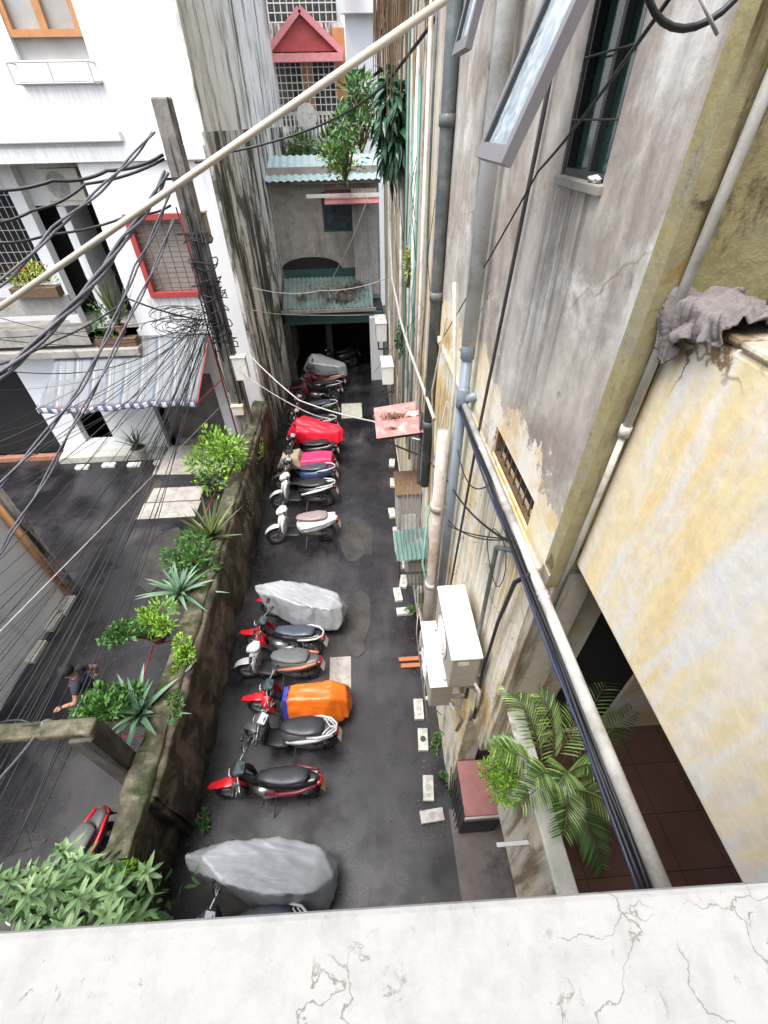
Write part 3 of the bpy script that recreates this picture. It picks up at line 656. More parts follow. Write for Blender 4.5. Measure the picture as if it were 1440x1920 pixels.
# ------------------------------------------------------------------ retaining wall between the lanes
rw_ = empty('dividing_wall', (-3.1, 6, 0), label='old mossy crumbling brick wall dividing the two lanes', cat='wall')
def rough_wall(x0, x1, y0, y1, z0, z1, ny, nz, seed):
    m = MB()
    def f(u, v):
        y = y0 + u * (y1 - y0)
        # profile: right face up, across the top, left face down
        hgt = z1 - z0; wd = x1 - x0; tot = 2 * hgt + wd; s = v * tot
        k = noise.noise(Vector((y * 1.7, s * 2.1, seed))) * .06 + noise.noise(Vector((y * 6, s * 6, seed + 3))) * .025
        if s < hgt: return (x1 + k, y, z0 + s)
        if s < hgt + wd: return (x1 - (s - hgt), y, z1 + k * 1.2)
        return (x0 - k, y, z1 - (s - hgt - wd))
    m.grid(f, ny, nz); return m
part(rough_wall(-3.25, -2.9, 1.9, 12.5, 0, 1.66, 130, 60, 1), 'brick_face', 'dark_wall', rw_, smooth=True)
part(rough_wall(-3.27, -3.1, -3, 1.9, 0, 1.64, 60, 60, 5), 'near_face', 'dark_wall', rw_, smooth=True)
part(rough_wall(-3.3, -2.97, -3, 12.4, 1.58, 1.74, 150, 14, 9), 'coping', 'moss_top', rw_, smooth=True)
part(B((-3.12, 1.84, 0), (-2.93, 1.95, 1.64)), 'return_pier', 'dark_wall', rw_, bev=.03)
# ------------------------------------------------------------------ concrete gate frame over the left lane
gr_ = empty('gate_frame', (-3.75, 2.9, 0), label='mossy concrete post and beam gateway across the left lane', cat='gateway')
gp = A(150, 1360, z=2.5); 
part(B((-3.62, 2.2, 0), (-3.34, 2.46, 2.7)), 'post', 'dark_concrete', gr_, bev=.015)
gb = MB(); gb.box((-9, 2.24, 2.702), (-3.33, 2.44, 2.82)); part(gb, 'beam', 'moss_top', gr_, bev=.03)
# ------------------------------------------------------------------ white wall at lower left
lw = empty('whitewashed_building', (-7.0, 6.9, 0), label='whitewashed building corner at the far left of the lane', cat='house')
part(B((-7.4, -2, 0), (-7.0, 6.78, 3.2), (-16, 6.6, 0), (-7.4, 6.78, 3.2)), 'wall', 'white_paint', lw)
part(B((-7.08, 6.781, 0), (-6.92, 6.93, 3.1)), 'corner_trim', 'stained_wall', lw, bev=.02)
part(B((-7.5, -2, 3.2), (-6.9, 6.85, 3.28), (-16, 6.5, 3.2), (-7.5, 6.85, 3.28)), 'roof_edge', 'concrete', lw)
m = MB(); m.tube([(-6.93, 6.6, .1), (-6.93, 6.6, 3.1)], .06, 12); m.build('drain_pipe', 'wood', smooth=True, label='orange brown vertical pipe on the corner of the whitewashed building', cat='pipe')
# ------------------------------------------------------------------ garage shed at the end of the alley
gs = empty('garage_shed', (-.9, 17.3, 0), label='two storey shed with a dark open garage at the end of the alley', cat='shed')
part(B((.45, 17.15, 0), (.95, 17.4, 2.5)), 'white_pier', 'white_paint', gs, bev=.01)
part(B((-2.75, 17.4, 2.25), (.95, 17.6, 2.62)), 'lintel', 'teal_dark', gs)
part(B((-2.85, 17.4, 0), (-2.6, 17.6, 2.25)), 'left_pier', 'dark_concrete', gs)
part(B((-2.85, 21, 0), (.95, 21.1, 3), (-2.85, 17.62, 2.6), (1.0, 21, 2.66), (-2.9, 17.62, 0), (-2.86, 21, 2.6), (.96, 17.45, 0), (1.0, 21, 2.6)), 'garage_interior', 'interior_dark', gs)
part(B((-1.35, 18.6, 0), (-1.1, 18.85, 2.6)), 'inner_pillar', 'dark_concrete', gs)
def corr(x0, x1, ya, za, yb, zb, pitch, amp, th=.01):
    m = MB(); n = int((x1 - x0) / pitch * 6)
    def f(u, v):
        x = x0 + u * (x1 - x0); return (x, ya + (yb - ya) * v, za + (zb - za) * v + amp * math.sin(2 * math.pi * (x - x0) / pitch))
    m.grid(f, n, 2); return m
part(corr(-2.75, .62, 18.95, 3.5, 17.25, 2.85, .17, .03), 'lean_to_roof', 'teal_old', gs, solid=.012)
part(B((-2.8, 17.18, 2.72), (.72, 17.24, 2.84)), 'gutter', 'concrete', gs)
part(B((-2.75, 18.94, 3.5), (.55, 18.99, 3.8)), 'flashing', 'teal_dark', gs)
uw = wall_holes(MB(), 19.0, -2.8, 1.0, 2.66, 6.9, [(-1.05, .0, 5.0, 6.2)], 'y', .2); part(uw, 'upper_wall', 'concrete', gs)
am = MB()
def arch(u, v):
    a = math.pi * u; return (-1.75 + math.cos(a) * 1.05, 18.995 - v * .03, 4.3 + math.sin(a) * .42)
pts = [(-1.65 + math.cos(math.pi * i / 16) * 1.15, 3.81 + math.sin(math.pi * i / 16) * .4) for i in range(17)]
am.add([(x, 18.97, z) for x, z in pts] + [(x, 18.995, z) for x, z in pts], [tuple(range(17)), tuple(range(33, 16, -1))] + [(i, i + 17, (i + 1) % 17 + 17, (i + 1) % 17) for i in range(17)])
part(am, 'dark_arch', 'interior_dark', gs)  # flat near-black arch plate on the wall face
wn = part(B((-1.02, 19.08, 5.0), (-.02, 19.1, 6.2)), 'window', 'glass_dark', gs); f = frame_mb(MB(), -1.05, 0, 5, 6.2, 19.0, 19.07, .06); f.box((-.56, 19.0, 5.06), (-.5, 19.07, 6.14)); part(f, 'frame', 'teal_dark', wn)
sh = MB()
for i in range(9): sh.box((.02 + i * .1, 18.7, 2.9), (.11 + i * .1, 18.74 + .01 * (i % 2), 6.3))
part(sh, 'plank_screen', 'concrete', gs)
part(corr(-2.9, 1.1, 20.3, 7.15, 18.6, 6.55, .25, .02), 'top_roof', 'teal_roof', gs, solid=.012)
part(B((-2.8, 18.9, 6.42), (1.05, 18.98, 6.5), (-2.8, 18.62, 6.45), (1.05, 18.66, 6.53)), 'eave_board', 'dark_concrete', gs)
part(B((-1.5, 18.3, 6.1), (1.0, 18.35, 6.2)), 'canopy_edge', 'ac_white', gs)
part(MB().slab([(-.9, 18.05, 5.95), (.95, 18.05, 5.95), (.95, 18.98, 6.25), (-.9, 18.98, 6.25)], .03), 'small_canopy', 'rust_sheet', gs)
# debris on the lean-to roof
def litter(c, rx, ry, n, slope, label, seed, L=.09, mat='leaf_dry'):
    random.seed(seed); m = MB(); c = Vector(c)
    for _ in range(n):
        a = random.gauss(0, .5) * rx; b_ = random.gauss(0, .5) * ry
        m.leaf(c + Vector((a, b_, b_ * slope + random.uniform(.01, .05))), (random.uniform(-1, 1), random.uniform(-1, 1), random.uniform(-.1, .4)), (0, 0, 1), L * random.uniform(.5, 1.3), L * .5, .3)
    m.build('leaf_litter', mat, label=label, cat='debris')
for i, (x, y) in enumerate([(-2.1, 17.8), (-.9, 18.0), (-.2, 18.1), (-.55, 17.6), (.1, 18.4)]):
    litter((x, y, 2.87 + (y - 17.25) * .38 + .03), (.2, .9, .5, .6, .3)[i], (.2, .45, .3, .2, .25)[i], (40, 200, 110, 110, 60)[i], .38, ['dark clump of debris at the left of the teal lean-to roof', 'long smear of debris in the middle of the teal lean-to roof', 'debris by the planks on the teal lean-to roof', 'debris near the gutter of the teal lean-to roof', 'small clump of debris high on the teal lean-to roof'][i], i, .12)
# ------------------------------------------------------------------ far houses
FH = 25.0
fh = empty('gabled_house', (-1.3, FH, 0), label='far house with a red gabled porch roof and meshed balconies', cat='house')
def P2(px, py, y=FH): return A(px, py, y=y)
part(B((-4.5, FH + 1.2, 0), (0.05, FH + 1.5, 11)), 'wall', 'stained_wall', fh)
gpk = P2(562, 22); gl = P2(505, 98); grr = P2(638, 98)
gm = MB(); gm.slab([(gl.x, FH - .1, gl.z), (grr.x, FH - .1, gl.z), (gpk.x, FH - .1, gpk.z)] + [(gpk.x - .01, FH - .1, gpk.z)], .1); part(gm, 'gable', 'pink_roof', fh)
gm = MB(); gm.beam((gl.x - .1, FH - .2, gl.z - .05), (gpk.x, FH - .2, gpk.z + .05), .2, .12, (0, 1, 0)); gm.beam((grr.x + .1, FH - .2, gl.z - .05), (gpk.x, FH - .2, gpk.z + .05), .2, .12, (0, 1, 0)); gm.box((gl.x - .1, FH - .35, gl.z - .3), (grr.x + .1, FH - .05, gl.z - .06)); part(gm, 'gable_trim', 'pink_trim', fh)
gm = MB(); gm.slab([(gl.x - .1, FH - .2, gl.z), (gpk.x, FH - .2, gpk.z), (gpk.x, FH + 1.5, gpk.z), (gl.x - .1, FH + 1.5, gl.z)], .06); gm.slab([(gpk.x, FH - .2, gpk.z), (grr.x + .1, FH - .2, gl.z), (grr.x + .1, FH + 1.5, gl.z), (gpk.x, FH + 1.5, gpk.z)], .06); part(gm, 'roof', 'pink_roof', fh)
def mesh_grid(x0, x1, z0, z1, y, st, r):
    m = MB(); x = x0
    while x <= x1: m.box((x - r, y - r, z0), (x + r, y + r, z1)); x += st
    z = z0
    while z <= z1: m.box((x0, y - r * 1.6, z - r), (x1, y + r * .6, z + r)); z += st
    return m
a = P2(510, 105); b = P2(637, 235)
part(mesh_grid(a.x, b.x, b.z, a.z, FH, .22, .016), 'upper_mesh', 'iron_pale', fh)
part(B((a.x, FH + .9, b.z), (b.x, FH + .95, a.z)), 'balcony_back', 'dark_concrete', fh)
part(B((a.x + 1.0, FH + .8, b.z + .6), (a.x + 1.5, FH + .89, b.z + 3), (a.x + 2.4, FH + .8, b.z + .8), (a.x + 2.9, FH + .89, b.z + 2.9)), 'balcony_door', 'wood', fh)
fl = P2(510, 262).z; part(B((a.x - .1, FH - .3, fl - .25), (b.x + .1, FH + .9, fl), (a.x - .1, FH - .32, fl + .75), (b.x + .1, FH - .22, fl + .85)), 'balcony_slab', 'pale_concrete', fh)
bl = MB()
for i in range(22): bl.lathe((a.x + .1 + i * .17, FH - .27, fl), [(.04, 0), (.06, .2), (.03, .5), (.05, .75)], 8)
part(bl, 'balusters', 'ac_white', fh)
c0 = P2(515, 285); c1 = P2(637, 335)
part(mesh_grid(a.x, b.x + .5, c1.z - .8, c0.z, FH - .1, .16, .012), 'lower_mesh', 'iron_pale', fh)
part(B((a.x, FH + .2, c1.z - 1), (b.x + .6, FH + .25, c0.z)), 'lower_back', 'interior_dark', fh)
m = MB(); dc = P2(575, 218, FH - .6); m.lathe((dc.x, dc.y, dc.z), [(.02, 0), (.25, -.01), (.4, -.04), (.42, -.05)], 24, 'y'); m.tube([(dc.x, dc.y, dc.z), (dc.x, FH, dc.z - .5)], .02, 6)
m.build('satellite_dish', 'block_white', smooth=False, label='white round satellite dish on the balcony of the gabled house', cat='satellite dish')
nh = empty('narrow_house', (.8, 27, 0), label='narrow pale house with a tall dark window right of the gabled house', cat='house')
part(B((.15, 27, 0), (3.5, 29, 11.5)), 'wall', 'white_paint', nh)
part(B((0.0, 26.6, 11.3), (3.5, 27, 11.7)), 'parapet', 'white_paint', nh)
q0 = P2(652, 190, 27); q1 = P2(672, 130, 27); nw = part(B((q0.x, 26.94, q0.z), (q1.x, 26.99, q1.z)), 'window', 'glass_dark', nh); part(frame_mb(MB(), q0.x - .06, q1.x + .06, q0.z, q1.z, 26.9, 26.935, .07), 'frame', 'frame_dark', nw)
bh = empty('back_block', (-2, 32, 0), label='pale upper block with netting behind the red gabled roof', cat='house')
part(B((-8, 32, 0), (0.0, 34, 17)), 'wall', 'white_paint', bh)
part(mesh_grid(-5.5, -.2, 8, 15, 31.2, .3, .02), 'netting', 'iron_pale', bh)
part(B((-5.5, 31.7, 9), (-.2, 31.75, 12.6)), 'balcony_shade_sheet', 'dark_concrete', bh)  # flat dark sheet, the balcony's shade is put into its colour
bh2 = empty('rear_tower', (2, 33, 0), label='tall pale house farthest back on the right', cat='house')
part(B((0.4, 33, 0), (5, 35, 20)), 'wall', 'stained_wall', bh2)
tw_ = part(B((.7, 32.95, 12.5), (1.3, 32.99, 14.5)), 'window', 'glass_dark', bh2)
# ================================================================== PIPES ON THE RIGHT WALL
def pipe(pts, r, mat, label, bands=(), group=None, n=14, name='drain_pipe', collar=None):
    m = MB(); m.tube(pts, r, n)
    for z in bands:
        p = Vector(pts[0]); q = Vector(pts[-1]); t = (z - p.z) / (q.z - p.z) if abs(q.z - p.z) > .01 else 0; c = p.lerp(q, t)
        m.lathe(c, [(r * 1.0, -.05), (r * 1.22, -.045), (r * 1.22, .045), (r * 1.0, .05)], n)
    return m.build(name, mat, smooth=True, label=label, cat='pipe', group=group)
pipe([(.95, 3.72, 6.55), (.95, 3.72, 12)], .062, 'pvc_pale', 'wide pale grey pipe running up beside the open sash to the top of the wall', (8.7,))
m = MB(); m.tube([(.95, 3.72, 3.2), (.95, 3.72, 6.5)], .05, 14); m.lathe((.95, 3.72, 6.42), [(.05, 0), (.062, .01), (.062, .13), (.04, .18)], 14); m.lathe((.95, 3.72, 5.95), [(.05, 0), (.06, .01), (.06, .2), (.05, .21)], 14)
m.tube([(.95, 3.72, 6.02), (1.05, 3.62, 6.12)], .04, 12)
m.build('drain_pipe', 'pvc_blue', smooth=True, label='blue grey pipe with a side tee below the wide pale pipe', cat='pipe')
pipe([(.93, 4.28, .02), (.93, 4.28, 5.35)], .085, 'pvc_beige', 'fat brownish beige drain pipe standing on the alley floor', (1.1, 2.6, 4.2))
pipe([(.98, 5.75, 3.4), (.98, 5.55, 12)], .07, 'pvc_dark', 'dark weathered drain pipe climbing the whole wall behind the pale pipe', (4.6, 6.4, 8.0, 9.2))
pipe([(1.0, 8.1, 2.3), (1.0, 8.0, 8.45)], .025, 'pipe_green', 'green pipe nearest the dark drain pipe', (), None, 8)
pipe([(1.0, 8.75, 2.3), (1.0, 8.65, 8.3)], .022, 'pipe_green', 'middle one of the three green pipes on the stained wall', (), None, 8)
pipe([(1.0, 9.6, 2.3), (1.0, 9.5, 9.6)], .025, 'pipe_green', 'green pipe farthest along the wall, beside the hanging leaves', (), None, 8)
pipe([(1.0, 8.4, 2.3), (1.0, 8.3, 8.8)], .035, 'pvc_pale', 'slim white pipe between two green pipes', (), None, 8)
pipe([(1.0, 7.3, 1.2), (1.0, 7.2, 9.5)], .03, 'pvc_white', 'dirty cream pipe just behind the dark drain pipe', (), None, 8)
pipe([(1.0, 6.6, .9), (1.0, 6.6, 4.3)], .03, 'iron', 'black pipe dropping behind the red sheet canopy', (), None, 8)
pipe([(1.0, 10.6, 1.8), (1.0, 10.5, 7.5)], .035, 'pvc_white', 'old white pipe under the hanging leaves', (), None, 8)
pipe([(1.0, 12.0, .5), (1.0, 11.9, 10)], .03, 'pvc_beige', 'brown pipe on the far stretch of the stained wall', (), None, 8)
pipe([(1.0, 13.3, .5), (1.0, 13.3, 8)], .03, 'pvc_beige', 'brown pipe close to the garage end of the stained wall', (), None, 8)
pipe([(.9, 3.86, 3.0), (.93, 4.05, 6.1), (.9, 4.3, 6.9)], .018, 'pvc_white', 'thin cream conduit hugging the fat beige pipe', (), None, 8)
m = MB(); m.tube([(1.0, 3.45, 3.6), (.99, 3.2, 6.0), (1.02, 3.0, 8.0), (1.02, 2.95, 8.6)], .013, 8); m.build('metal_rod', 'iron', smooth=True, label='long thin dark rod slanting up the grey wall left of the window', cat='rod')
m = MB()
for (y, z, a) in [(4.5, 5.6, .3), (4.9, 6.4, .1), (4.6, 4.4, .2)]:
    m.tube([(.97, y, z), (.95, y + .5, z - 1.0 - a), (.98, y + .2, z - 2.1)], .012, 6)
m.build('loose_wires', 'cable_pale', smooth=True, label='loose pale wires dangling between the drain pipes', cat='wire')
# white flex loop running down the far wall
cable([(.9, 12.5, 6.2), (.85, 11, 5.3), (.9, 9.4, 4.9), (.88, 7.7, 5.0), (.93, 6.2, 5.0), (.93, 5.0, 5.1)], .025, 'cable_pale', 'pale flexible conduit sagging along the stained wall', n=8)
# horizontal galvanised pole with cable bundle
m = MB(); a = Vector((.965, 3.75, 6.0)); b = Vector((.975, .1, 5.95)); m.tube([a, a.lerp(b, .5), b], .031, 14)
for t in (.22, .42, .62, .63): 
    c = a.lerp(b, t); m.lathe(c, [(.036, -.01), (.036, .01)], 12, 'y')
m.build('cable_pole', 'pole_steel', smooth=True, label='long white grey pole fixed level along the wall carrying the cable bundle', cat='pole')
m = MB()
for k in range(7):
    off = Vector((-.042 + .012 * math.sin(k * 2.1), 0, -.02 + .02 * math.cos(k * 1.7)))
    pts = []
    for i in range(20):
        t = i / 19; p = a.lerp(b, t) + off + Vector((.012 * math.sin(t * 9 + k), 0, -.01 * math.sin(t * 7 + k * 2) - (.03 if t > .5 else 0) * (t - .5) * 2)); pts.append(p)
    m.m = 1 if k in (2, 5) else 0; m.tube(pts, .009, 6)
m.build('cable_bundle', ['cable_black', 'cable_blue'], smooth=True, label='bundle of black and blue cables strapped to the level pole', cat='cable')
m = MB(); m.tube([(.93, 1.62, 5.98), (.93, 1.75, 5.75), (.99, 1.95, 5.0), (1.0, 2.0, 4.1), (1.02, 1.95, 3.2)], .016, 8); m.build('flex_hose', 'cable_black', smooth=True, label='black hose dropping from the pole beside the corner pillar', cat='hose')
m = MB(); m.tube([(.95, 1.86, 5.93), (.97, 2.25, 5.55), (.98, 2.27, 5.45), (.98, 2.22, 4.0), (.98, 2.18, 3.2)], .02, 10); m.build('bent_pipe', 'pvc_dark', smooth=True, label='bent dark pipe with an elbow running down to the air conditioners', cat='pipe')
# wire tangle from the pole to the pipes
for k, (p, q, s, lb) in enumerate([((.96, 1.95, 5.95), (.93, 3.7, 4.5), .12, 'upper black wire looping from the pole to the blue grey pipe'), ((.96, 2.0, 5.9), (.93, 3.7, 4.42), .05, 'taut brown wire below the black loop between pole and pipe'), ((.93, 3.6, 5.55), (.96, 2.6, 5.9), .22, 'sagging wire from the pipe joint up to the little vent')]):
    cable([p, q], .006, 'cable_black', lb, sag=s, cat='wire')
m = MB(); pts = [(.94 - .01 * math.sin(i), 2.15 + .22 * math.cos(i * .45), 5.55 + .22 * math.sin(i * .45)) for i in range(15)]; m.tube(pts, .004, 5); m.build('wire_coil', 'cable_black', smooth=True, label='thin black coil of wire hanging on the ochre wall under the vent', cat='wire')
c0 = A(1335, -125, y=1.5); m = MB(); rr = .14
m.tube([c0 + Vector((math.cos(a) * rr, 0, math.sin(a) * rr)) for a in [R_(x) for x in range(150, 400, 12)]], .008, 8); m.build('cable_loop', 'cable_black', smooth=True, label='thick black cable loop hanging at the top right', cat='cable')
m = MB(); m.tube([A(1310, -10, y=1.48), A(1345, 65, y=1.48)], .004, 6); m.build('wire_tail', 'cable_pale', smooth=True, label='short white wire end behind the black cable loop', cat='wire')
# ================================================================== AIR CONDITIONERS
def ac(x0, x1, y0, y1, z0, z1, label, stick=True):
    r = empty('air_conditioner', (x0, y0, z0), label=label, cat='air conditioner', group='outdoor units over the kerb')
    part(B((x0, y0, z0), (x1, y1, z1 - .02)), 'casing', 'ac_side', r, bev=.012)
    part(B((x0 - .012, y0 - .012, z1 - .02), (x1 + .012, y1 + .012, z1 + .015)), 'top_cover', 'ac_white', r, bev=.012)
    m = MB(); yc = (y0 + y1) / 2; zc = (z0 + z1) / 2; R = min(z1 - z0, y1 - y0) * .38
    for k in range(5): m.torus((x0 - .012, yc, zc), R * (k + 1) / 5, .006, 'x', 28, 6)
    for k in range(8): a = k * math.pi / 8; m.beam((x0 - .012, yc - R * math.cos(a), zc - R * math.sin(a)), (x0 - .012, yc + R * math.cos(a), zc + R * math.sin(a)), .006)
    part(m, 'fan_grille', 'ac_white', r)
    m = MB(); m.lathe((x0 - .004, yc, zc), [(R, 0), (R, .003)], 28, 'x'); part(m, 'fan_opening', 'ac_dark', r)
    m = MB()
    for yy in (y0 + .12, y1 - .12): m.beam((x0 - .02, yy, z0 - .03), (GX, yy, z0 - .03), .04, .03); m.beam((x0 + .05, yy, z0 - .04), (GX, yy, z0 - .32), .03, .03); m.box((GX - .03, yy - .02, z0 - .34), (GX, yy + .02, z0 - .01))
    part(m, 'bracket', 'iron_pale', r)
    if stick: part(B((x0 + .06, y0 - .004, z1 - .12), (x0 + .16, y0 - .001, z1 - .06)), 'sticker', 'sticker', r)
    m = MB(); m.tube([(x1 - .05, y0 + .1, z0 + .1), (x1 + .03, y0 - .06, z0 + .02), (1.02, y0 - .05, z0 - .3), (1.03, y0 + .05, z0 - .9)], .018, 8); part(m, 'refrigerant_line', 'cable_pale', r, smooth=True)
    return r
ac(.69, .96, 2.0, 2.82, 3.82, 4.37, 'white air conditioner on the higher bracket beside the bent dark pipe')
ac(.6, .86, 2.3, 3.15, 2.75, 3.25, 'weathered white air conditioner mounted lower and farther out', False)
m = MB()
for k in range(4): m.tube([(.58 - .005 * k, 2.5 + .25 * k, 3.3), (.56, 2.45 + .26 * k, 2.9), (.62, 2.4 + .27 * k, 2.2), (.9, 2.4 + .27 * k, 1.6)], .007, 5)
m.build('hanging_wires', 'cable_pale', smooth=True, label='pale wires hanging down the outer side of the lower air conditioner', cat='wire')
# small units far along the wall
def unit(x0, x1, y0, y1, z0, z1, label, mat='ac_white'):
    r = empty('wall_unit', (x0, y0, z0), label=label, cat='air conditioner')
    part(B((x0, y0, z0), (x1, y1, z1)), 'casing', mat, r, bev=.015)
    part(B((x0 - .02, y0 - .02, z1 + .001), (x1 + .01, y1 + .02, z1 + .03)), 'top_cover', mat, r, bev=.008)
    part(B((x0 + .05, y0 + .05, z0 - .25), (x0 + .09, y1 - .05, z0 - .001), (x0 + .05, y0 + .05, z0 - .3), (GX, y0 + .09, z0 - .25)), 'bracket', 'iron', r)
unit(.62, .98, 15.2, 16.1, 2.3, 2.9, 'white boxed unit high beside the garage pier')
unit(.66, 1.0, 12.5, 13.3, 2.0, 2.55, 'boxed white unit below and nearer than the one by the garage pier')
# red sheet canopy
r = empty('sheet_canopy', (.25, 6.6, 3.9), label='small faded red corrugated sheet canopy jutting from the right wall', cat='canopy')
def rc(u, v):
    y = 6.55 + v * 1.1; x = .22 + u * .83
    return (x, y - .06 * u, 3.86 + .12 * u + .018 * math.sin(v * 2 * math.pi * 9) + .02 * u * v)
m = MB(); m.grid(rc, 6, 72); part(m, 'sheet', 'rust_roof', r, solid=.008)
m = MB()
for y in (6.6, 7.55): m.beam((.28, y, 3.8), (GX, y, 3.9), .03); m.beam((.3, y, 3.8), (GX, y, 3.4), .025)
part(m, 'support', 'iron', r)
litter((.6, 7.15, 3.92), .3, .12, 160, 0, 'long heap of dead leaves on the red sheet canopy', 11, .06)
litter((.5, 6.75, 3.9), .12, .07, 40, 0, 'scrap of dead leaves on the nearer edge of the red sheet canopy', 13, .05)
crumple('paper_scrap', 'ac_white', (.92, 7.12, 4.0), .1, .09, .015, 'pale scrap lying on the wall side of the red sheet canopy', 'scrap', 15, .5)
# concrete cistern box under canopy
r = empty('meter_cabinet', (.6, 6.5, .9), label='brownish concrete cabinet on the wall under the red sheet canopy', cat='cabinet')
part(B((.58, 6.35, 1.6), (1.04, 7.0, 2.7)), 'casing', 'concrete', r, bev=.02)
part(B((.55, 6.3, 2.701), (1.04, 7.05, 2.76)), 'lid', 'stem_brown', r, bev=.01)
part(B((.66, 6.345, 1.7), (.96, 6.349, 2.2)), 'door', 'pale_concrete', r)
m = MB()
for i in range(6): m.tube([(.6 + i * .07, 6.3 + .02 * i, 1.7), (.58 + i * .075, 6.2, 1.1), (.62 + i * .06, 6.25, .5)], .012, 6)
part(m, 'conduits', 'cable_pale', r, smooth=True)
# green corrugated sheet platform
r = empty('sheet_shelf', (.5, 5.2, 2.2), label='small green corrugated sheet shelf with wires running over it', cat='shelf')
def gs_(u, v): return (.45 + u * .6, 4.95 + v * .75 - .05 * u, 2.4 + .02 * math.sin(u * 2 * math.pi * 8) + .1 * u)
m = MB(); m.grid(gs_, 64, 3); part(m, 'sheet', 'teal_metal', r, solid=.008)
m = MB(); m.box((.48, 5.0, 1.9), (.52, 5.6, 2.37)); m.beam((.5, 5.02, 2.0), (GX, 5.02, 2.0), .03); m.beam((.5, 5.6, 2.0), (GX, 5.6, 2.0), .03); part(m, 'support', 'iron', r)
m = MB()
for i in range(5): m.tube([(.62 + i * .07, 5.75, 3.3 + .1 * (i % 3)), (.6 + i * .08, 5.4, 2.5), (.6 + i * .08, 5.0, 2.35 - .05 * (i % 2)), (.7 + i * .05, 4.8, 1.4)], .008, 5)
m.build('wire_cluster', 'cable_grey', smooth=True, label='cluster of dark wires spilling over the green sheet shelf', cat='wire')
m = MB(); m.tube([(1.0, 5.35, 3.3), (.86, 4.8, 2.5), (.98, 4.3, 1.9)], .02, 8); m.build('hose', 'pipe_green', smooth=True, label='green hose slanting from the sheet shelf towards the fat beige pipe', cat='hose')
r = empty('meter_box', (.75, 5.8, .6), label='grey box with brown rust beneath the green sheet shelf', cat='box')
part(B((.72, 5.6, .9), (1.04, 6.1, 1.7)), 'casing', 'concrete', r, bev=.015); part(B((.74, 5.594, 1.0), (1.0, 5.599, 1.6)), 'door', 'pvc_beige', r)
# water pipes at the foot of the wall
m = MB()
for i, (y0, y1, x) in enumerate([(4.6, 9.5, 1.0), (4.5, 8, .96), (6, 13, .98)]): m.tube([(x, y0, .25 + .15 * i), (x - .01, (y0 + y1) / 2, .22 + .16 * i), (x, y1, .28 + .15 * i)], .02, 7)
m.build('water_pipes', 'pvc_beige', smooth=True, label='three rusty water pipes running low along the foot of the stained wall', cat='pipe')
m = B((.93, 5.4, .01), (1.04, 7.6, .9)); m.build('low_buttress', 'pale_concrete', bev=.03, label='low pale plaster skirting against the wall behind the fat beige pipe', cat='plinth')
# planks
m = MB(); m.box((.45, 4.42, .02), (.85, 4.5, .06)); m.build('plank', 'brick_red', bev=.004, label='orange brown plank lying on the asphalt by the fat pipe, the farther of two', cat='plank')
m = MB(); m.box((.48, 4.28, .02), (.87, 4.36, .06)); m.build('plank', 'brick_red', bev=.004, label='orange brown plank lying on the asphalt by the fat pipe, the nearer of two', cat='plank')
# ventilated blocks along the gutter
BL = [(735, 868, 8, 0), (737, 905, 5, 0), (735, 962, -4, 1), (755, 1055, 10, 0), (757, 1090, 12, 0), (746, 1115, -4, 1), (759, 1146, 88, 1), (785, 1330, 3, 1), (793, 1387, 5, 1), (803, 1478, 6, 1), (810, 1530, 86, 1)]
ORD = ['farthest white hollow block along the right gutter', 'second farthest white hollow block, just past the green sheet shelf', 'hollow block lying under the green sheet shelf', 'white hollow block just past the mossy kerb slab', 'white hollow block between the kerb slab and the block turned sideways', 'white block with a round hole set farthest into the asphalt', 'hollow block turned crosswise before the brown planks', 'hollow block just nearer than the air conditioners', 'hollow block with a dark round hole beside the lower wall', 'long hollow block on its own near the red metal box', 'nearest hollow block, turned crosswise on the asphalt']
for i, ((px, py, rz, hole), lb) in enumerate(zip(BL, ORD)):
    p = A(px, py, z=.05); L, W_, hh = .36, .17, .09
    r = empty('drain_block', (p.x, p.y, 0), R_(90 - rz), lb, 'block', 'white hollow blocks along the right gutter')
    m = MB(); m.box((-L / 2, -W_ / 2, .002), (L / 2, W_ / 2, hh)); m.build('slab', 'block_white', r, bev=.008)
    m = MB()
    if hole:
        m.lathe((0, 0, hh + .001), [(.05, 0), (.05, .003)], 14)
        if i % 2: m.box((-.13, -.03, hh + .001), (-.08, .03, hh + .004)); m.box((.08, -.03, hh + .001), (.13, .03, hh + .004))
    else: m.box((-.12, -.04, hh + .001), (-.02, .04, hh + .003)); m.box((.02, -.04, hh + .001), (.12, .04, hh + .003))
    m.build('vent_hole', 'ac_side' if i not in (8,) else 'ac_dark', r)
for i, (px, py) in enumerate([(68, 1222), (102, 1165), (125, 1135)]):
    p = A(px, py, z=.05); r = empty('drain_block', (p.x, p.y, 0), R_(88), ['nearest white hollow block at the foot of the whitewashed wall', 'middle hollow block at the foot of the whitewashed wall', 'farthest hollow block, at the corner of the whitewashed wall'][i], 'block', 'white hollow blocks along the whitewashed wall')
    m = MB(); m.box((-.24, -.1, .002), (.24, .1, .1)); m.build('slab', 'pale_concrete', r, bev=.01)
    m = MB()
    for k in range(4): m.box((-.19 + k * .1, -.05, .101), (-.12 + k * .1, .05, .103))
    m.build('vent_hole', 'ac_side', r)
for i in range(6):
    p = (-8.9 + i * .8, 11.75 + .05 * (i % 2), 0); r = empty('step_block', p, 0, ['white block first from the left along the doorstep of the white house', 'white block second from the left along the doorstep of the white house', 'white block third from the left along the doorstep of the white house', 'white block third from the right along the doorstep of the white house', 'white block second from the right, under the awning edge', 'white block farthest right, before the ramp'][i], 'block', 'white blocks before the white house')
    m = MB(); m.box((-.2, -.09, .002), (.2, .09, .09)); m.build('slab', 'ac_white', r, bev=.008)
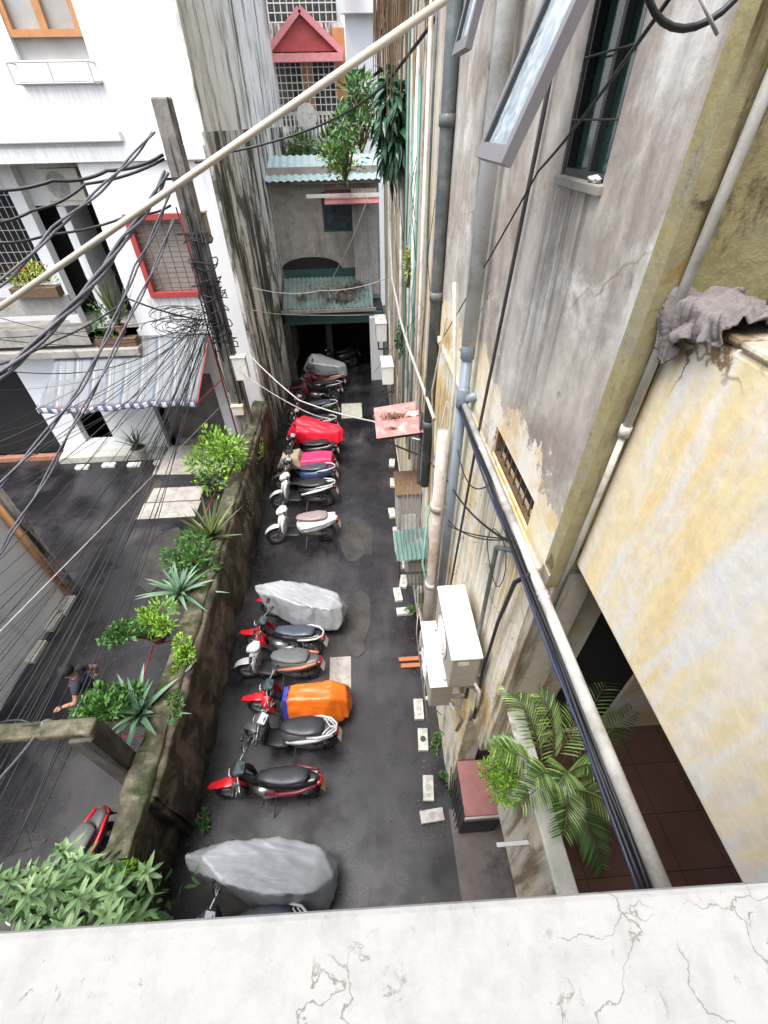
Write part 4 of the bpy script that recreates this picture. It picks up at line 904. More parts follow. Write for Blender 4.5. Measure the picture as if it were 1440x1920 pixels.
# red topped metal box by the near corner
r = empty('metal_box', (1.06, 1.78, 0), label='battered metal box with a faded red top against the corner by the terrace', cat='box')
part(B((1.08, 1.56, .1), (1.62, 2.1, 1.24)), 'casing', 'iron', r, bev=.01)
part(MB().hexa([(1.04, 1.5, 1.245), (1.68, 1.5, 1.245), (1.68, 2.13, 1.33), (1.04, 2.13, 1.33), (1.04, 1.5, 1.28), (1.68, 1.5, 1.28), (1.68, 2.13, 1.365), (1.04, 2.13, 1.365)]), 'top_sheet', 'rust_sheet', r, bev=.006)
part(B((1.04, 1.47, 1.15), (1.7, 1.498, 1.26)), 'front_lip', 'pvc_beige', r)
m = MB()
for k in range(7): m.tube([(1.02 - .01 * k, 1.6 + .08 * k, 1.3), (1.0, 1.55 + .09 * k, .8), (1.03, 1.6 + .08 * k, .2)], .008, 5)
m.build('hanging_wires', 'cable_black', smooth=True, label='black wires hanging down the alley side of the red topped metal box', cat='wire')

# ================================================================== MOTORBIKES (local: x forward, z up)
def bike(x, y, deg, kind, label, paint='paint_black', front=None, seat='seat_black', trim=None, rail=None, plate='plate_white', steer=0, mirrors=True, bars=True, shield=None, lean=4, basket=False):
    """kind: 'scooter' step-through with flat floor, 'moto' underbone with spine and exposed engine"""
    front = front or paint; shield = shield or front
    r = empty('scooter' if kind == 'scooter' else 'motorbike', (x, y, 0), 0, label, 'scooter' if kind == 'scooter' else 'motorbike', 'motorbikes parked against the dividing wall')
    r.rotation_euler = (R_(lean), 0, R_(deg))
    R = .265 if kind == 'scooter' else .285; FX, RX = .63, -.60
    def wheel(cx, w, st=0):
        m = MB(); m.torus((0, 0, 0), R - w * .5, w * .5, 'y', 30, 9); 
        def fix(m):
            rot = Matrix.Rotation(R_(st), 3, 'Z'); m.v = [rot @ v + Vector((cx, 0, R)) for v in m.v]; return m
        t = fix(m).build('wheel', 'tyre', r, smooth=True)
        q = MB(); q.torus((0, 0, 0), R - w - .012, .014, 'y', 28, 6, 2.2); q.lathe((0, -.04, 0), [(.04, 0), (.045, .02), (.045, .06), (.04, .08)], 14, 'y')
        for k in range(5):
            a = k * 2 * math.pi / 5; q.beam((0, 0, 0), (math.cos(a) * (R - w - .01), 0, math.sin(a) * (R - w - .01)), .03, .02, (0, 1, 0))
        fix(q).build('rim', 'alloy', t, smooth=False)
        q = MB(); q.lathe((0, .03, 0), [(.09, 0), (.09, .006)], 18, 'y'); fix(q).build('brake_disc', 'chrome', t)
    def steerfix(m):
        rot = Matrix.Rotation(R_(steer), 3, 'Z'); piv = Vector((.42, 0, 0)); m.v = [rot @ (v - piv) + piv for v in m.v]; return m
    rot = Matrix.Rotation(R_(steer), 3, 'Z'); fw = rot @ Vector((FX - .42, 0, 0)) + Vector((.42, 0, 0))
    m = MB(); m.torus((0, 0, 0), R - .045, .045, 'y', 30, 9); m.v = [rot @ v + fw + Vector((0, 0, R)) for v in m.v]; t = m.build('wheel', 'tyre', r, smooth=True)
    q = MB(); q.torus((0, 0, 0), R - .1, .014, 'y', 28, 6, 2.2); q.lathe((0, -.04, 0), [(.04, 0), (.04, .08)], 14, 'y')
    for k in range(5): a = k * 2 * math.pi / 5; q.beam((0, 0, 0), (math.cos(a) * (R - .1), 0, math.sin(a) * (R - .1)), .03, .02, (0, 1, 0))
    q.v = [rot @ v + fw + Vector((0, 0, R)) for v in q.v]; q.build('rim', 'alloy', t)
    wheel(RX, .11)
    # fork
    m = MB()
    for s in (-.075, .075): m.tube([(FX, s, R), (.5, s, .62), (.44, s, .82)], .02, 8)
    steerfix(m).build('fork', 'alloy', r, smooth=True)
    # front fender
    m = MB()
    pa = []
    for k in range(9):
        a = R_(25 + k * 16); ww = .075 * (1 - abs(k - 4) / 9); pa.append((FX + (R + .03) * math.cos(a) * 1.02, R + (R + .03) * math.sin(a), ww, .012))
    if kind == 'moto': pa = [(FX + .38, R + .18, .012, .008), (FX + .3, R + .26, .045, .012)] + pa[2:]
    m.loft(pa, 12, 2.2); steerfix(m).build('front_fender', front, r, smooth=True)
    sc = kind == 'scooter'
    # rear body
    if sc: m = MB().loft([(-.93, .74, .03, .03), (-.88, .71, .09, .07), (-.7, .64, .15, .12), (-.42, .56, .175, .17), (-.12, .5, .17, .19), (.02, .44, .13, .17)], 18, 2.7)
    else: m = MB().loft([(-.92, .76, .02, .03), (-.84, .73, .08, .06), (-.62, .66, .12, .09), (-.35, .6, .125, .11), (-.08, .56, .1, .1), (.12, .58, .07, .08)], 18, 2.6)
    m.build('body', paint, r, smooth=True)
    if trim:
        m = MB()
        for s in (-1, 1):
            m.loft([(-.88, .76, .02, .025, s * .11), (-.6, .68, .028, .035, s * .165), (-.3, .6, .028, .04, s * .178), (-.02, .5, .02, .03, s * .15)], 10, 2.2)
        m.build('side_trim', trim, r, smooth=True)
    # seat
    if sc: sp = [(-.7, .79, .06, .03), (-.66, .8, .13, .045), (-.45, .8, .16, .05), (-.3, .775, .155, .045), (-.1, .765, .125, .045), (.04, .75, .08, .04), (.08, .735, .03, .02)]
    else: sp = [(-.74, .83, .05, .03), (-.7, .84, .1, .04), (-.5, .83, .13, .045), (-.32, .79, .13, .045), (-.1, .77, .105, .045), (.07, .77, .07, .035), (.11, .75, .03, .02)]
    m = MB().loft(sp, 18, 2.5); m.build('seat', seat, r, smooth=True)
    if sc:
        m = MB().loft([(-.02, .3, .15, .05), (.15, .29, .15, .03), (.36, .3, .14, .035), (.42, .36, .14, .04)], 14, 4); m.build('floorboard', 'plastic_black', r, smooth=True)
        m = MB().loft([(.40, .3, .15, .035), (.42, .5, .2, .05), (.4, .7, .2, .055), (.36, .86, .13, .06), (.35, .93, .07, .05)], 18, 2.6); m.build('leg_shield', shield, r, smooth=True)
        m = MB().loft([(.46, .42, .08, .05), (.5, .6, .12, .05), (.47, .76, .1, .05), (.42, .88, .06, .04)], 14, 2.2); m.build('front_panel', front, r, smooth=True)
    else:
        m = MB().loft([(.12, .56, .07, .08), (.25, .62, .06, .07), (.38, .74, .055, .06), (.4, .86, .06, .05)], 14, 2.6); m.build('spine', paint, r, smooth=True)
        m = MB()
        for s in (-1, 1): m.loft([(.26, .36, .012, .05, s * .16), (.36, .52, .016, .1, s * .2), (.41, .7, .016, .1, s * .18), (.42, .84, .014, .05, s * .1)], 12, 2.2)
        m.build('leg_shield', shield, r, smooth=True)
        m = MB(); m.loft([(-.12, .3, .1, .1), (.1, .3, .12, .11), (.26, .33, .07, .08)], 12, 3); m.tube([(-.3, .12, .42), (.05, .13, .3)], .03, 8); m.build('engine', 'alloy', r, smooth=True)
        m = MB(); m.tube([(.05, -.22, .25), (.05, .22, .25)], .014, 8); m.tube([(.05, -.22, .25), (.1, -.24, .25)], .022, 8); m.tube([(.05, .22, .25), (.1, .24, .25)], .022, 8); m.build('foot_peg', 'plastic_black', r)
    # swing arm, shock, exhaust, stand
    m = MB(); m.tube([(RX, .1, R), (-.2, .09, .34)], .03, 8)
    if sc: m.loft([(-.66, .3, .05, .06, .09), (-.4, .32, .06, .08, .1), (-.15, .34, .05, .07, .09)], 10, 3)
    m.tube([(RX + .05, .12, R + .03), (-.5, .12, .6)], .025, 8); m.build('swing_arm', 'iron', r, smooth=True)
    m = MB(); m.tube([(-.05, -.12, .24), (-.25, -.15, .24), (-.35, -.16, .28)], .02, 8); m.tube([(-.35, -.165, .28), (-.4, -.17, .29), (-.82, -.18, .4), (-.84, -.18, .405)], [.03, .05, .055, .04], 12)
    m.build('exhaust', 'chrome' if not sc else 'alloy', r, smooth=True)
    m = MB(); m.tube([(-.15, .12, .25), (-.12, .3, .02)], .012, 6); m.build('side_stand', 'iron', r)
    m = MB().loft([(-.9, .6, .05, .02), (-.95, .5, .06, .012), (-.98, .38, .06, .01)], 10, 3); m.build('rear_fender', 'plastic_black', r, smooth=True)
    m = MB(); m.slab([(-.965, -.085, .44), (-.965, .085, .44), (-.92, .085, .58), (-.92, -.085, .58)], .006); m.v = [v + Vector((-.03, 0, .02)) for v in m.v]; m.build('licence_plate', plate, r)
    m = MB().loft([(-.96, .69, .06, .025), (-.92, .7, .085, .035), (-.88, .7, .08, .035)], 12, 2.5); m.build('tail_light', 'tail_lens', r, smooth=True)
    # grab rail
    if rail:
        m = MB()
        m.tube([(-.42, .155, .72), (-.62, .17, .78), (-.82, .13, .8), (-.93, .05, .8), (-.93, -.05, .8), (-.82, -.13, .8), (-.62, -.17, .78), (-.42, -.155, .72)], .018, 8)
        if rail == 'big':
            m.tube([(-.7, -.12, .8), (-.82, 0, .8), (-.7, .12, .8)], .014, 8); m.tube([(-.82, 0, .8), (-.93, 0, .8)], .014, 8); m.tube([(-.76, -.12, .8), (-.93, -.0, .8)], .01, 8); m.tube([(-.76, .12, .8), (-.93, .0, .8)], .01, 8)
        m.build('grab_rail', 'paint_silver', r, smooth=True)
    # handlebar assembly
    if not bars: return r
    m = MB(); m.tube([(.28, -.34, .97), (.31, -.28, .985), (.37, -.12, 1.0), (.38, 0, 1.0), (.37, .12, 1.0), (.31, .28, .985), (.28, .34, .97)], .014, 8)
    hb = steerfix(m).build('handlebar', 'chrome', r, smooth=True)
    for s in (-1, 1):
        m = MB(); m.tube([(.275, s * .37, .965), (.305, s * .25, .985)], .021, 10); steerfix(m).build('grip', 'plastic_black', hb, smooth=True)
        m = MB(); m.tube([(.34, s * .22, .99), (.36, s * .35, .975)], .008, 6); steerfix(m).build('brake_lever', 'alloy', hb, smooth=True)
    m = MB().loft([(.27, .97, .05, .03), (.31, 1.0, .1, .045), (.4, 1.0, .115, .06), (.47, .96, .08, .07), (.5, .93, .04, .04)], 16, 2.4); hc = steerfix(m).build('handlebar_cover', front if sc else 'plastic_black', r, smooth=True)
    m = MB(); m.slab([(.28, -.075, 1.022), (.4, -.085, 1.055), (.4, .085, 1.055), (.28, .075, 1.022)], .008); steerfix(m)
    for v in m.v: v.z += .012
    m.build('dashboard', 'lamp_lens' if kind == 'scooter' else 'glass_dark', hc)
    m = MB().loft([(.47, .95, .07, .05), (.515, .93, .065, .05), (.53, .92, .03, .03)], 14, 2.2); steerfix(m).build('headlight', 'lamp_lens', r, smooth=True)
    if not sc:
        m = MB().loft([(.4, .86, .13, .03), (.45, .93, .12, .06), (.5, .97, .05, .03)], 14, 2.4); steerfix(m).build('front_cowl', front, r, smooth=True)
    if mirrors:
        for s in (-1, 1):
            m = MB(); m.tube([(.33, s * .2, 1.0), (.37, s * .27, 1.1), (.36, s * .33, 1.16)], .007, 6); m.loft([(.345, 1.14, .05, .02, s * .36), (.35, 1.17, .062, .035, s * .36), (.36, 1.2, .045, .02, s * .36)], 12, 2.4)
            steerfix(m).build('mirror', 'plastic_black', hb, smooth=True)
    if basket:
        m = MB()
        for z in (.72, .8, .88): m.torus((.66, 0, z), .13, .005, 'z', 16, 5)
        m.build('basket', 'iron', r)
    return r
def tarp(mat, label, x, y, deg, pts, cat='cover', seed=0, name='bike_cover', amp=.05, cut=.32, lvl=4):
    """cloth pulled tight over the highest points of a bike: hull of the points it hangs from, creased"""
    bm = bmesh.new()
    for p in pts: bm.verts.new(p)
    res = bmesh.ops.convex_hull(bm, input=bm.verts)
    bmesh.ops.delete(bm, geom=[v for v in bm.verts if not v.link_faces], context='VERTS')
    bmesh.ops.triangulate(bm, faces=bm.faces)
    for _ in range(lvl): bmesh.ops.subdivide_edges(bm, edges=[e for e in bm.edges if e.calc_length() > .05], cuts=1, use_grid_fill=True)
    bmesh.ops.triangulate(bm, faces=bm.faces)
    bmesh.ops.smooth_vert(bm, verts=bm.verts, factor=.4, use_axis_x=True, use_axis_y=True, use_axis_z=True)
    bm.normal_update()
    for v in bm.verts:
        c = v.co; nz = abs(v.normal.z); side = 1 - nz
        along = .5 - abs(noise.noise(Vector((c.x * 7 + c.y * 1.5, c.y * 7, c.z * .9 + seed)))) * 2.2
        ten = .5 - abs(noise.noise(Vector((c.x * 1.6 + seed, c.y * 9 + c.x * 1.2, c.z * 3)))) * 2.4
        k = along * side * 1.0 + ten * nz * .55 + noise.noise(Vector((c.x * 2 + seed, c.y * 2, c.z * 2))) * .35
        v.co += v.normal * (k * amp * .45)
    bmesh.ops.delete(bm, geom=[f for f in bm.faces if f.normal.z < -.55 or f.calc_center_median().z < cut + .04 * math.sin(f.calc_center_median().x * 9)], context='FACES')
    me = bpy.data.meshes.new(name); bm.to_mesh(me); bm.free(); me.materials.append(M[mat]); me.shade_smooth()
    o = bpy.data.objects.new(name, me); C.objects.link(o); o.location = (x, y, 0); o.rotation_euler = (0, 0, R_(deg))
    d = o.modifiers.new('t', 'SOLIDIFY'); d.thickness = .005
    return tag(o, label, cat)
FULL = [(.36, -.42, 1.03), (.34, .42, 1.05), (.44, 0, 1.2), (.62, 0, 1.0), (.85, -.1, .55), (.85, .1, .55), (.9, 0, .3), (-.15, -.13, .86), (-.15, .13, .86), (-.2, 0, .92), (-.8, -.2, .88), (-.8, .2, .88), (-.98, 0, .9), (-.75, 0, .95), (-.98, 0, .8), (-1.02, -.14, .35), (-1.02, .14, .35), (-.2, -.34, .2), (-.2, .34, .2), (.5, .3, .2), (.5, -.3, .2), (-.8, .3, .2), (-.8, -.3, .2)]
NEAR = [(.88, 0, .98), (.8, .12, .9), (.8, -.1, .85), (.62, 0, 1.12), (.3, -.22, 1.06), (.25, .24, 1.1), (-.25, -.34, .96), (-.3, .3, 1.03), (-.85, -.3, .86), (-.85, .22, .95), (-1.05, 0, .82), (-1.08, -.2, .5), (-1.08, .2, .5), (.55, .24, .4), (.55, -.24, .35), (-.3, .44, .3), (-.3, -.42, .25), (-1.0, .3, .3), (-1.0, -.28, .3)]
SLIM = [(x_, y_ * .8, z_) for x_, y_, z_ in NEAR]
XB = -1.85
D = 180
def Bx(px, py, z=.8): return A(px, py, z=z)
# each bike stands where its tail light is seen, (px, py) -> ground position; nearest first
SC = .91
def bikeP(px, py, deg, kind, label, sc=SC, **k):
    sc = sc * (1.1 if py < 1000 else 1); t = A(px, py, z=.72 * sc); a = R_(deg)
    r = bike(t.x + math.cos(a) * .96 * sc, t.y + math.sin(a) * .96 * sc, deg, kind, label, **k); r.scale = (sc, sc * 1.17, sc)
    return r
def over(r, mat, label, pts, **k):
    o = tarp(mat, label, r.location.x, r.location.y, math.degrees(r.rotation_euler.z), pts, **k); o.scale = r.scale; return o
bikeP(583, 1738, 178, 'scooter', 'black scooter half hidden under the ledge, nearest of the row', paint='paint_black', front='paint_darkgrey', seat='seat_blue', rail='big')
b = bikeP(612, 1643, 171, 'scooter', 'scooter hidden under the dark grey rain cover nearest the ledge', 1.0, mirrors=False, bars=False)
over(b, 'tarp_grey', 'dark grey rain cover pulled over the nearest scooter', SLIM, seed=2, amp=.05)
bikeP(603, 1466, 175, 'moto', 'black motorbike with a red front fender and red tail beside the patched asphalt', paint='paint_black', front='paint_red', trim='paint_maroon', plate='plate_yellow', steer=8, shield='paint_darkgrey')
bikeP(634, 1372, 174, 'scooter', 'dark scooter with a broad glossy black seat and a silver luggage rail', paint='paint_darkgrey', front='paint_darkgrey', trim='paint_silver', rail='big', steer=-14)
b = bikeP(638, 1304, 176, 'moto', 'red fronted motorbike under the orange tarpaulin', front='paint_red', mirrors=False)
over(b, 'tarp_orange', 'bright orange tarpaulin over the rear half of a red motorbike', [(.0, -.12, .86), (.02, .14, .86), (.0, -.33, .3), (.0, .33, .4), (-.4, -.14, .9), (-.4, .14, .9), (-.8, -.16, .94), (-.8, .14, .94), (-1.06, -.12, .84), (-1.1, .1, .8), (-1.2, 0, .3), (-1.12, .26, .3), (-1.08, -.34, .3), (-.5, -.42, .28), (-.5, .4, .3)], cat='tarpaulin', seed=5, amp=.05, cut=.36)
over(b, 'tarp_blue', 'blue strip of sheet showing along the front edge of the orange tarpaulin', [(.12, -.12, .8), (.12, .12, .8), (.1, -.35, .3), (.1, .35, .3), (.02, -.12, .83), (.02, .12, .83), (-.03, -.36, .3), (-.03, .36, .3)], cat='sheet', seed=7, amp=.015, cut=.36, name='blue_sheet')
bikeP(602, 1240, 172, 'scooter', 'scooter with a big matt grey seat and orange brown side trim', paint='paint_darkgrey', front='paint_silver', seat='seat_grey', trim='trim_orange', steer=10)
bikeP(608, 1196, 169, 'moto', 'red and black motorbike with a dark blue grey seat next to the silver cover', paint='paint_black', front='paint_red', seat='seat_blue', rail='small')
b = bikeP(628, 1142, 163, 'moto', 'motorbike with only its red front showing from under the silver cover', paint='paint_red', front='paint_red', steer=6, mirrors=False, bars=False)
over(b, 'tarp_silver', 'silvery white plastic cover over the farthest bike of the near group', [(x_ * 1.08, y_ * .9 - .03, z_) for x_, y_, z_ in NEAR], seed=9, amp=.06)
bikeP(634, 972, 178, 'scooter', 'white scooter with a brownish seat, nearest of the far group', paint='paint_white', front='paint_white', seat='seat_brown', trim='paint_white', steer=18)
bikeP(630, 910, 176, 'scooter', 'white scooter with a black seat behind the brown seated one', paint='paint_black', front='paint_white', trim='paint_white', steer=20, rail='small')
bikeP(630, 880, 176, 'scooter', 'dark scooter with a bluish black seat between the white scooter and the pink cloth', paint='paint_blue', front='paint_darkgrey', seat='seat_blue', rail='small', steer=10)
b = bikeP(630, 861, 178, 'moto', 'dark motorbike under the pink rain cape')
over(b, 'tarp_pink', 'small pink rain cape spread over a motorbike seat', [(.0, -.18, .84), (.05, .2, .84), (-.05, -.3, .5), (0, .3, .5), (-.4, -.2, .88), (-.4, .2, .88), (-.85, -.18, .88), (-.85, .18, .88), (-.9, -.28, .55), (-.9, .25, .55)], cat='rain cape', seed=11, amp=.06, cut=.5, name='rain_cape')
over(b, 'cloth_beige', 'beige cloth over the handlebars beside the pink rain cape', [(.55, -.1, .95), (.5, .3, 1.05), (.1, -.3, .9), (.1, .15, .9), (.75, .2, .6), (.0, .25, .6), (0, -.4, .6)], cat='cloth', seed=12, amp=.05, cut=.5, name='cloth')
bikeP(632, 834, 177, 'scooter', 'black scooter squeezed between the pink cape and the red cover')
b = bikeP(642, 812, 172, 'scooter', 'scooter under the long bright red cover', mirrors=False, bars=False)
over(b, 'tarp_red', 'long bright red cover draped over a scooter in the far group', FULL, seed=14, amp=.09, cut=.55)
bikeP(632, 788, 174, 'scooter', 'black scooter just beyond the red cover', rail='small')
bikeP(634, 758, 178, 'scooter', 'black scooter with a shiny bluish seat beside the pale floor slab', front='paint_maroon', seat='seat_blue', rail='small')
bikeP(640, 722, 172, 'moto', 'black and red motorbike in front of the garage', front='paint_maroon', rail='small')
bikeP(645, 706, 170, 'moto', 'motorbike with an orange tail light by the garage mouth', paint='paint_maroon', seat='seat_grey', trim='trim_orange', rail='small')
b = bikeP(648, 692, 160, 'scooter', 'scooter under the grey cover at the garage mouth', mirrors=False, bars=False)
over(b, 'tarp_grey', 'grey rain cover on the scooter at the garage mouth', FULL, seed=17, amp=.07, cut=.5)
bike(-.9, 18.3, 200, 'scooter', 'dark scooter standing inside the garage', 'paint_black')
bikeP(205, 1515, 245, 'scooter', 'scooter with red tail and grey seat parked beyond the wall under the gateway', paint='paint_darkgrey', seat='seat_grey', trim='paint_red', mirrors=False)
# ================================================================== PLANTS
def rnd_dir(up=0.0):
    while True:
        v = Vector((random.uniform(-1, 1), random.uniform(-1, 1), random.uniform(-1, 1)))
        if .1 < v.length < 1:
            v.normalize(); v.z += up; return v.normalized()
def bush_mb(c, r, n, L, W, clumps=7, up=.5, fold=.3, droop=.1, segs=2, seed=None):
    if seed is not None: random.seed(seed)
    m = MB(); c = Vector(c); cl = []
    for _ in range(clumps):
        d = rnd_dir(.2); cl.append((c + Vector((d.x * r[0], d.y * r[1], d.z * r[2])) * random.uniform(.35, .8), random.uniform(.3, .55)))
    for i in range(n):
        k, q = cl[i % clumps]; d = rnd_dir(.15)
        p = k + Vector((d.x * r[0], d.y * r[1], d.z * r[2])) * q * random.uniform(.4, 1)
        ld = (d + Vector((0, 0, up)) + rnd_dir() * .5).normalized()
        m.leaf(p, ld, rnd_dir(1.2), L * random.uniform(.6, 1.25), W * random.uniform(.7, 1.2), fold, droop, segs)
    return m, cl
def pot_mb(c, r, h, round_=True):
    m = MB(); c = Vector(c)
    if round_: m.lathe(c, [(r * .68, 0), (r * .95, h * .85), (r * 1.08, h * .86), (r * 1.08, h), (r * .94, h), (r * .92, h * .9)], 18)
    else: m.box(c + Vector((-r * 1.5, -r * .8, 0)), c + Vector((r * 1.5, r * .8, h)))
    return m
def plant(name, c, label, cat, pot=None, potmat='terracotta', pr=.14, ph=.22, **kw):
    c = Vector(c); r = empty(name, c, 0, label, cat, kw.get('group'))
    if pot: part(pot_mb(c, pr, ph, pot == 'round'), 'pot', potmat, r, smooth=False, bev=.006)
    if pot: part(MB().lathe(c + Vector((0, 0, ph * .9)), [(pr * .9, 0), (pr * .85, .015)], 14), 'soil', 'soil', r)
    return r
def stems(r, c, tips, mat='stem_brown', rad=.012):
    m = MB(); c = Vector(c)
    for t in tips:
        t = Vector(t); mid = c.lerp(t, .5) + Vector((random.uniform(-.05, .05), random.uniform(-.05, .05), .06))
        m.tube([c, mid, t], [rad, rad * .7, rad * .35], 6)
    return part(m, 'stem', mat, r, smooth=True)
def rosette_mb(c, n, L, W, mat=None, tilt=(.2, 1.2), droop=.3, fold=.5, segs=5, seed=1):
    random.seed(seed); m = MB(); c = Vector(c)
    for i in range(n):
        a = i * 2.4 + random.uniform(-.2, .2); e = tilt[0] + (tilt[1] - tilt[0]) * (i / n) ** .8
        d = Vector((math.cos(a) * math.cos(e), math.sin(a) * math.cos(e), math.sin(e)))
        l = L * random.uniform(.75, 1.1); side = d.cross(Vector((0, 0, 1))).normalized(); up = side.cross(d).normalized()
        k = len(m.v); prof = [(0, 1), (.12, 1), (.35, .85), (.6, .62), (.82, .34), (1, .02)]; vs = []
        for (t, w_) in prof:
            p = c + d * l * t - Vector((0, 0, droop * l * t * t))
            vs += [p - side * W * w_ / 2 + up * W * w_ * fold * .5, p, p + side * W * w_ / 2 + up * W * w_ * fold * .5]
        fs = []
        for j in range(len(prof) - 1): q = j * 3; fs += [(q, q + 3, q + 4, q + 1), (q + 1, q + 4, q + 5, q + 2)]
        m.add(vs, fs)
    return m
def leafy(name, c, rad, n, L, W, mat, label, cat='plant', pot='round', potmat='terracotta', seed=1, clumps=7, pr=.15, ph=.22, **k):
    r = plant(name, c, label, cat, pot, potmat, pr, ph); b = Vector(c) + Vector((0, 0, ph + rad[2] * .75 if pot else rad[2] * .8))
    g_ = 1.45 if n > 100 else 1; m, cl = bush_mb(b, [q * g_ for q in rad], int(n * 2), L, W, clumps, seed=seed, **k); stems(r, Vector(c) + Vector((0, 0, ph * .9)), [q[0] for q in cl])
    part(m, 'foliage', mat, r); return r
# along the top of the dividing wall (photo positions on planes at their real height)
Z = 1.5
c = A(425, 905, z=Z); leafy('potted_shrub', c, (.55, .5, .5), 900, .13, .05, 'leaf_fresh', 'big bright green bushy shrub in a blue pot, farthest on the dividing wall', 'shrub', potmat='pot_blue', seed=3, clumps=11, pr=.2)
c = A(405, 1020, z=Z); r = plant('snake_plant', c, 'spiky striped snake plant leaning over the lane from the dividing wall', 'plant', 'round'); part(rosette_mb(c + Vector((-.05, 0, .2)), 26, .9, .075, tilt=(.15, 1.2), droop=.0, seed=4), 'foliage', 'leaf_snake', r)
c = A(370, 1075, z=Z); leafy('potted_shrub', c, (.4, .3, .3), 320, .14, .05, 'leaf_mid', 'mid green leafy plant between the snake plant and the agave', 'plant', seed=5, clumps=7)
c = A(345, 1128, z=Z); r = plant('agave', c, 'pale green agave with long arching blades on the dividing wall', 'agave', 'round'); part(rosette_mb(c + Vector((0, 0, .22)), 30, .8, .085, tilt=(.05, 1.3), droop=.25, seed=6), 'foliage', 'leaf_aloe', r)
c = A(310, 1190, z=Z); leafy('bonsai', c, (.3, .26, .24), 420, .09, .035, 'leaf_fresh', 'round yellowish green bonsai just nearer than the agave', 'bonsai', seed=7, clumps=5, potmat='pot_grey')
c = A(300, 1200, z=Z); r = empty('trained_bonsai', c, 0, 'small dark tree with one leaf pad reaching over the left lane', 'bonsai')
tip = A(228, 1188, z=2.1); m, cl = bush_mb(tip, (.36, .26, .16), 480, .09, .05, 5, seed=8); stems(r, c, [q[0] for q in cl], rad=.02); part(m, 'foliage', 'leaf_mid', r)
part(pot_mb(c, .14, .2), 'pot', 'stem_brown', r)
c = A(350, 1258, z=Z); leafy('potted_shrub', c, (.23, .25, .2), 380, .07, .035, 'leaf_fresh', 'small round bright green bush in a dish by the red rods', 'shrub', seed=9, clumps=5, potmat='pot_grey')
c = A(222, 1345, z=Z); leafy('potted_shrub', c, (.35, .25, .25), 420, .12, .06, 'leaf_mid', 'dense mid green leafy plant at the near end of the rack, beside the aloe', 'plant', seed=10, clumps=8)
c = A(272, 1352, z=Z); r = plant('aloe', c, 'large grey green aloe with thick tapering leaves above the red rack', 'aloe', 'round', 'pot_blue'); part(rosette_mb(c + Vector((0, 0, .2)), 22, .78, .1, tilt=(.15, 1.3), droop=.2, seed=11), 'foliage', 'leaf_aloe', r)
c = A(245, 1650, z=1.7); leafy('wild_fern', c, (.16, .16, .14), 300, .07, .03, 'leaf_fresh', 'small self sown fern on the mossy top of the dividing wall', 'fern', None, seed=12, clumps=4)
c = A(170, 1370, z=Z); leafy('wild_fern', A(330, 1330, z=1.7), (.1, .25, .06), 120, .06, .03, 'leaf_mid', 'weeds growing from a crack in the dividing wall by the aloe', 'weeds', None, seed=13, clumps=4)
# rack of red rods
def rods(name, pts, label, mat='red_paint', r=.012):
    m = MB()
    for a_, b_ in pts: m.tube([a_, b_], r, 7)
    return m.build(name, mat, smooth=True, label=label, cat='rack')
Ra = lambda x_, y_, z_=1.75: A(x_, y_, z=z_)
rods('plant_rack', [(Ra(230, 1380, 1.45), Ra(290, 1380, 1.45)), (Ra(290, 1380, 1.45), Ra(318, 1300, 1.45)), (Ra(318, 1300, 1.45), Ra(375, 1110, 1.45)), (Ra(230, 1380, 1.45), Ra(288, 1210, 1.45)), (Ra(288, 1210, 1.45), Ra(322, 1200, 1.45))], 'red iron rack holding the near potted plants on the dividing wall')
rods('plant_rack', [(Ra(375, 985, 1.45), Ra(412, 905, 1.45)), (Ra(412, 905, 1.45), Ra(445, 905, 1.45)), (Ra(445, 905, 1.45), Ra(412, 1010, 1.45)), (Ra(412, 1010, 1.45), Ra(375, 985, 1.45))], 'red iron rack under the snake plant at the far end of the dividing wall')
# shrub at lower left
base_ = A(95, 1690, z=3.2); r = empty('leafy_tree', (base_.x, base_.y, 0), 0, 'pale green tree with pointed leaves in whorls at the lower left below the ledge', 'tree')
random.seed(21); m = MB(); dk = MB(); tips = []
for i, (x_, y_) in enumerate([(70, 1635), (112, 1592), (140, 1612), (40, 1675), (100, 1650), (175, 1690), (205, 1668), (215, 1700), (75, 1690), (140, 1680), (165, 1725), (225, 1735), (15, 1700), (50, 1735), (110, 1725), (200, 1740), (150, 1750), (10, 1650), (90, 1760), (190, 1750), (20, 1760), (125, 1640), (60, 1660), (-20, 1700), (-30, 1650), (60, 1800), (160, 1800)]):
    t = A(x_, y_, z=4.4 + random.uniform(-.35, .35)); tips.append(t)
    tips.append(t + Vector((random.uniform(-.13, .13), random.uniform(-.13, .13), random.uniform(-.25, -.05))))
    for t, lay in [(q_, l_) for q_ in tips[-2:] for l_ in range(3)]:
        n_ = (5, 6, 7)[lay]; 
        for k in range(n_):
            a_ = k * 2 * math.pi / n_ + lay * .5 + i; e = (1.1, .55, .1)[lay] + random.uniform(-.15, .15)
            d = Vector((math.cos(a_) * math.cos(e), math.sin(a_) * math.cos(e), math.sin(e)))
            m.leaf(t - Vector((0, 0, lay * .05)), d, (0, 0, 1), (.065, .1, .125)[lay] * random.uniform(.75, 1.2), (.018, .028, .032)[lay], .35, .25, 3)
for k in range(600):
    t = tips[k % len(tips)] + Vector((random.uniform(-.14, .14), random.uniform(-.14, .14), random.uniform(-.75, -.12)))
    dk.leaf(t, rnd_dir(.2), rnd_dir(1), random.uniform(.08, .13), .034, .3, .2, 3)
part(m, 'foliage', 'leaf_pale', r); part(dk, 'inner_foliage', 'leaf_mid', r)
tm = MB(); tm.tube([(base_.x, base_.y, 0), (base_.x + .05, base_.y, 1.6), base_], [.07, .06, .05], 9)
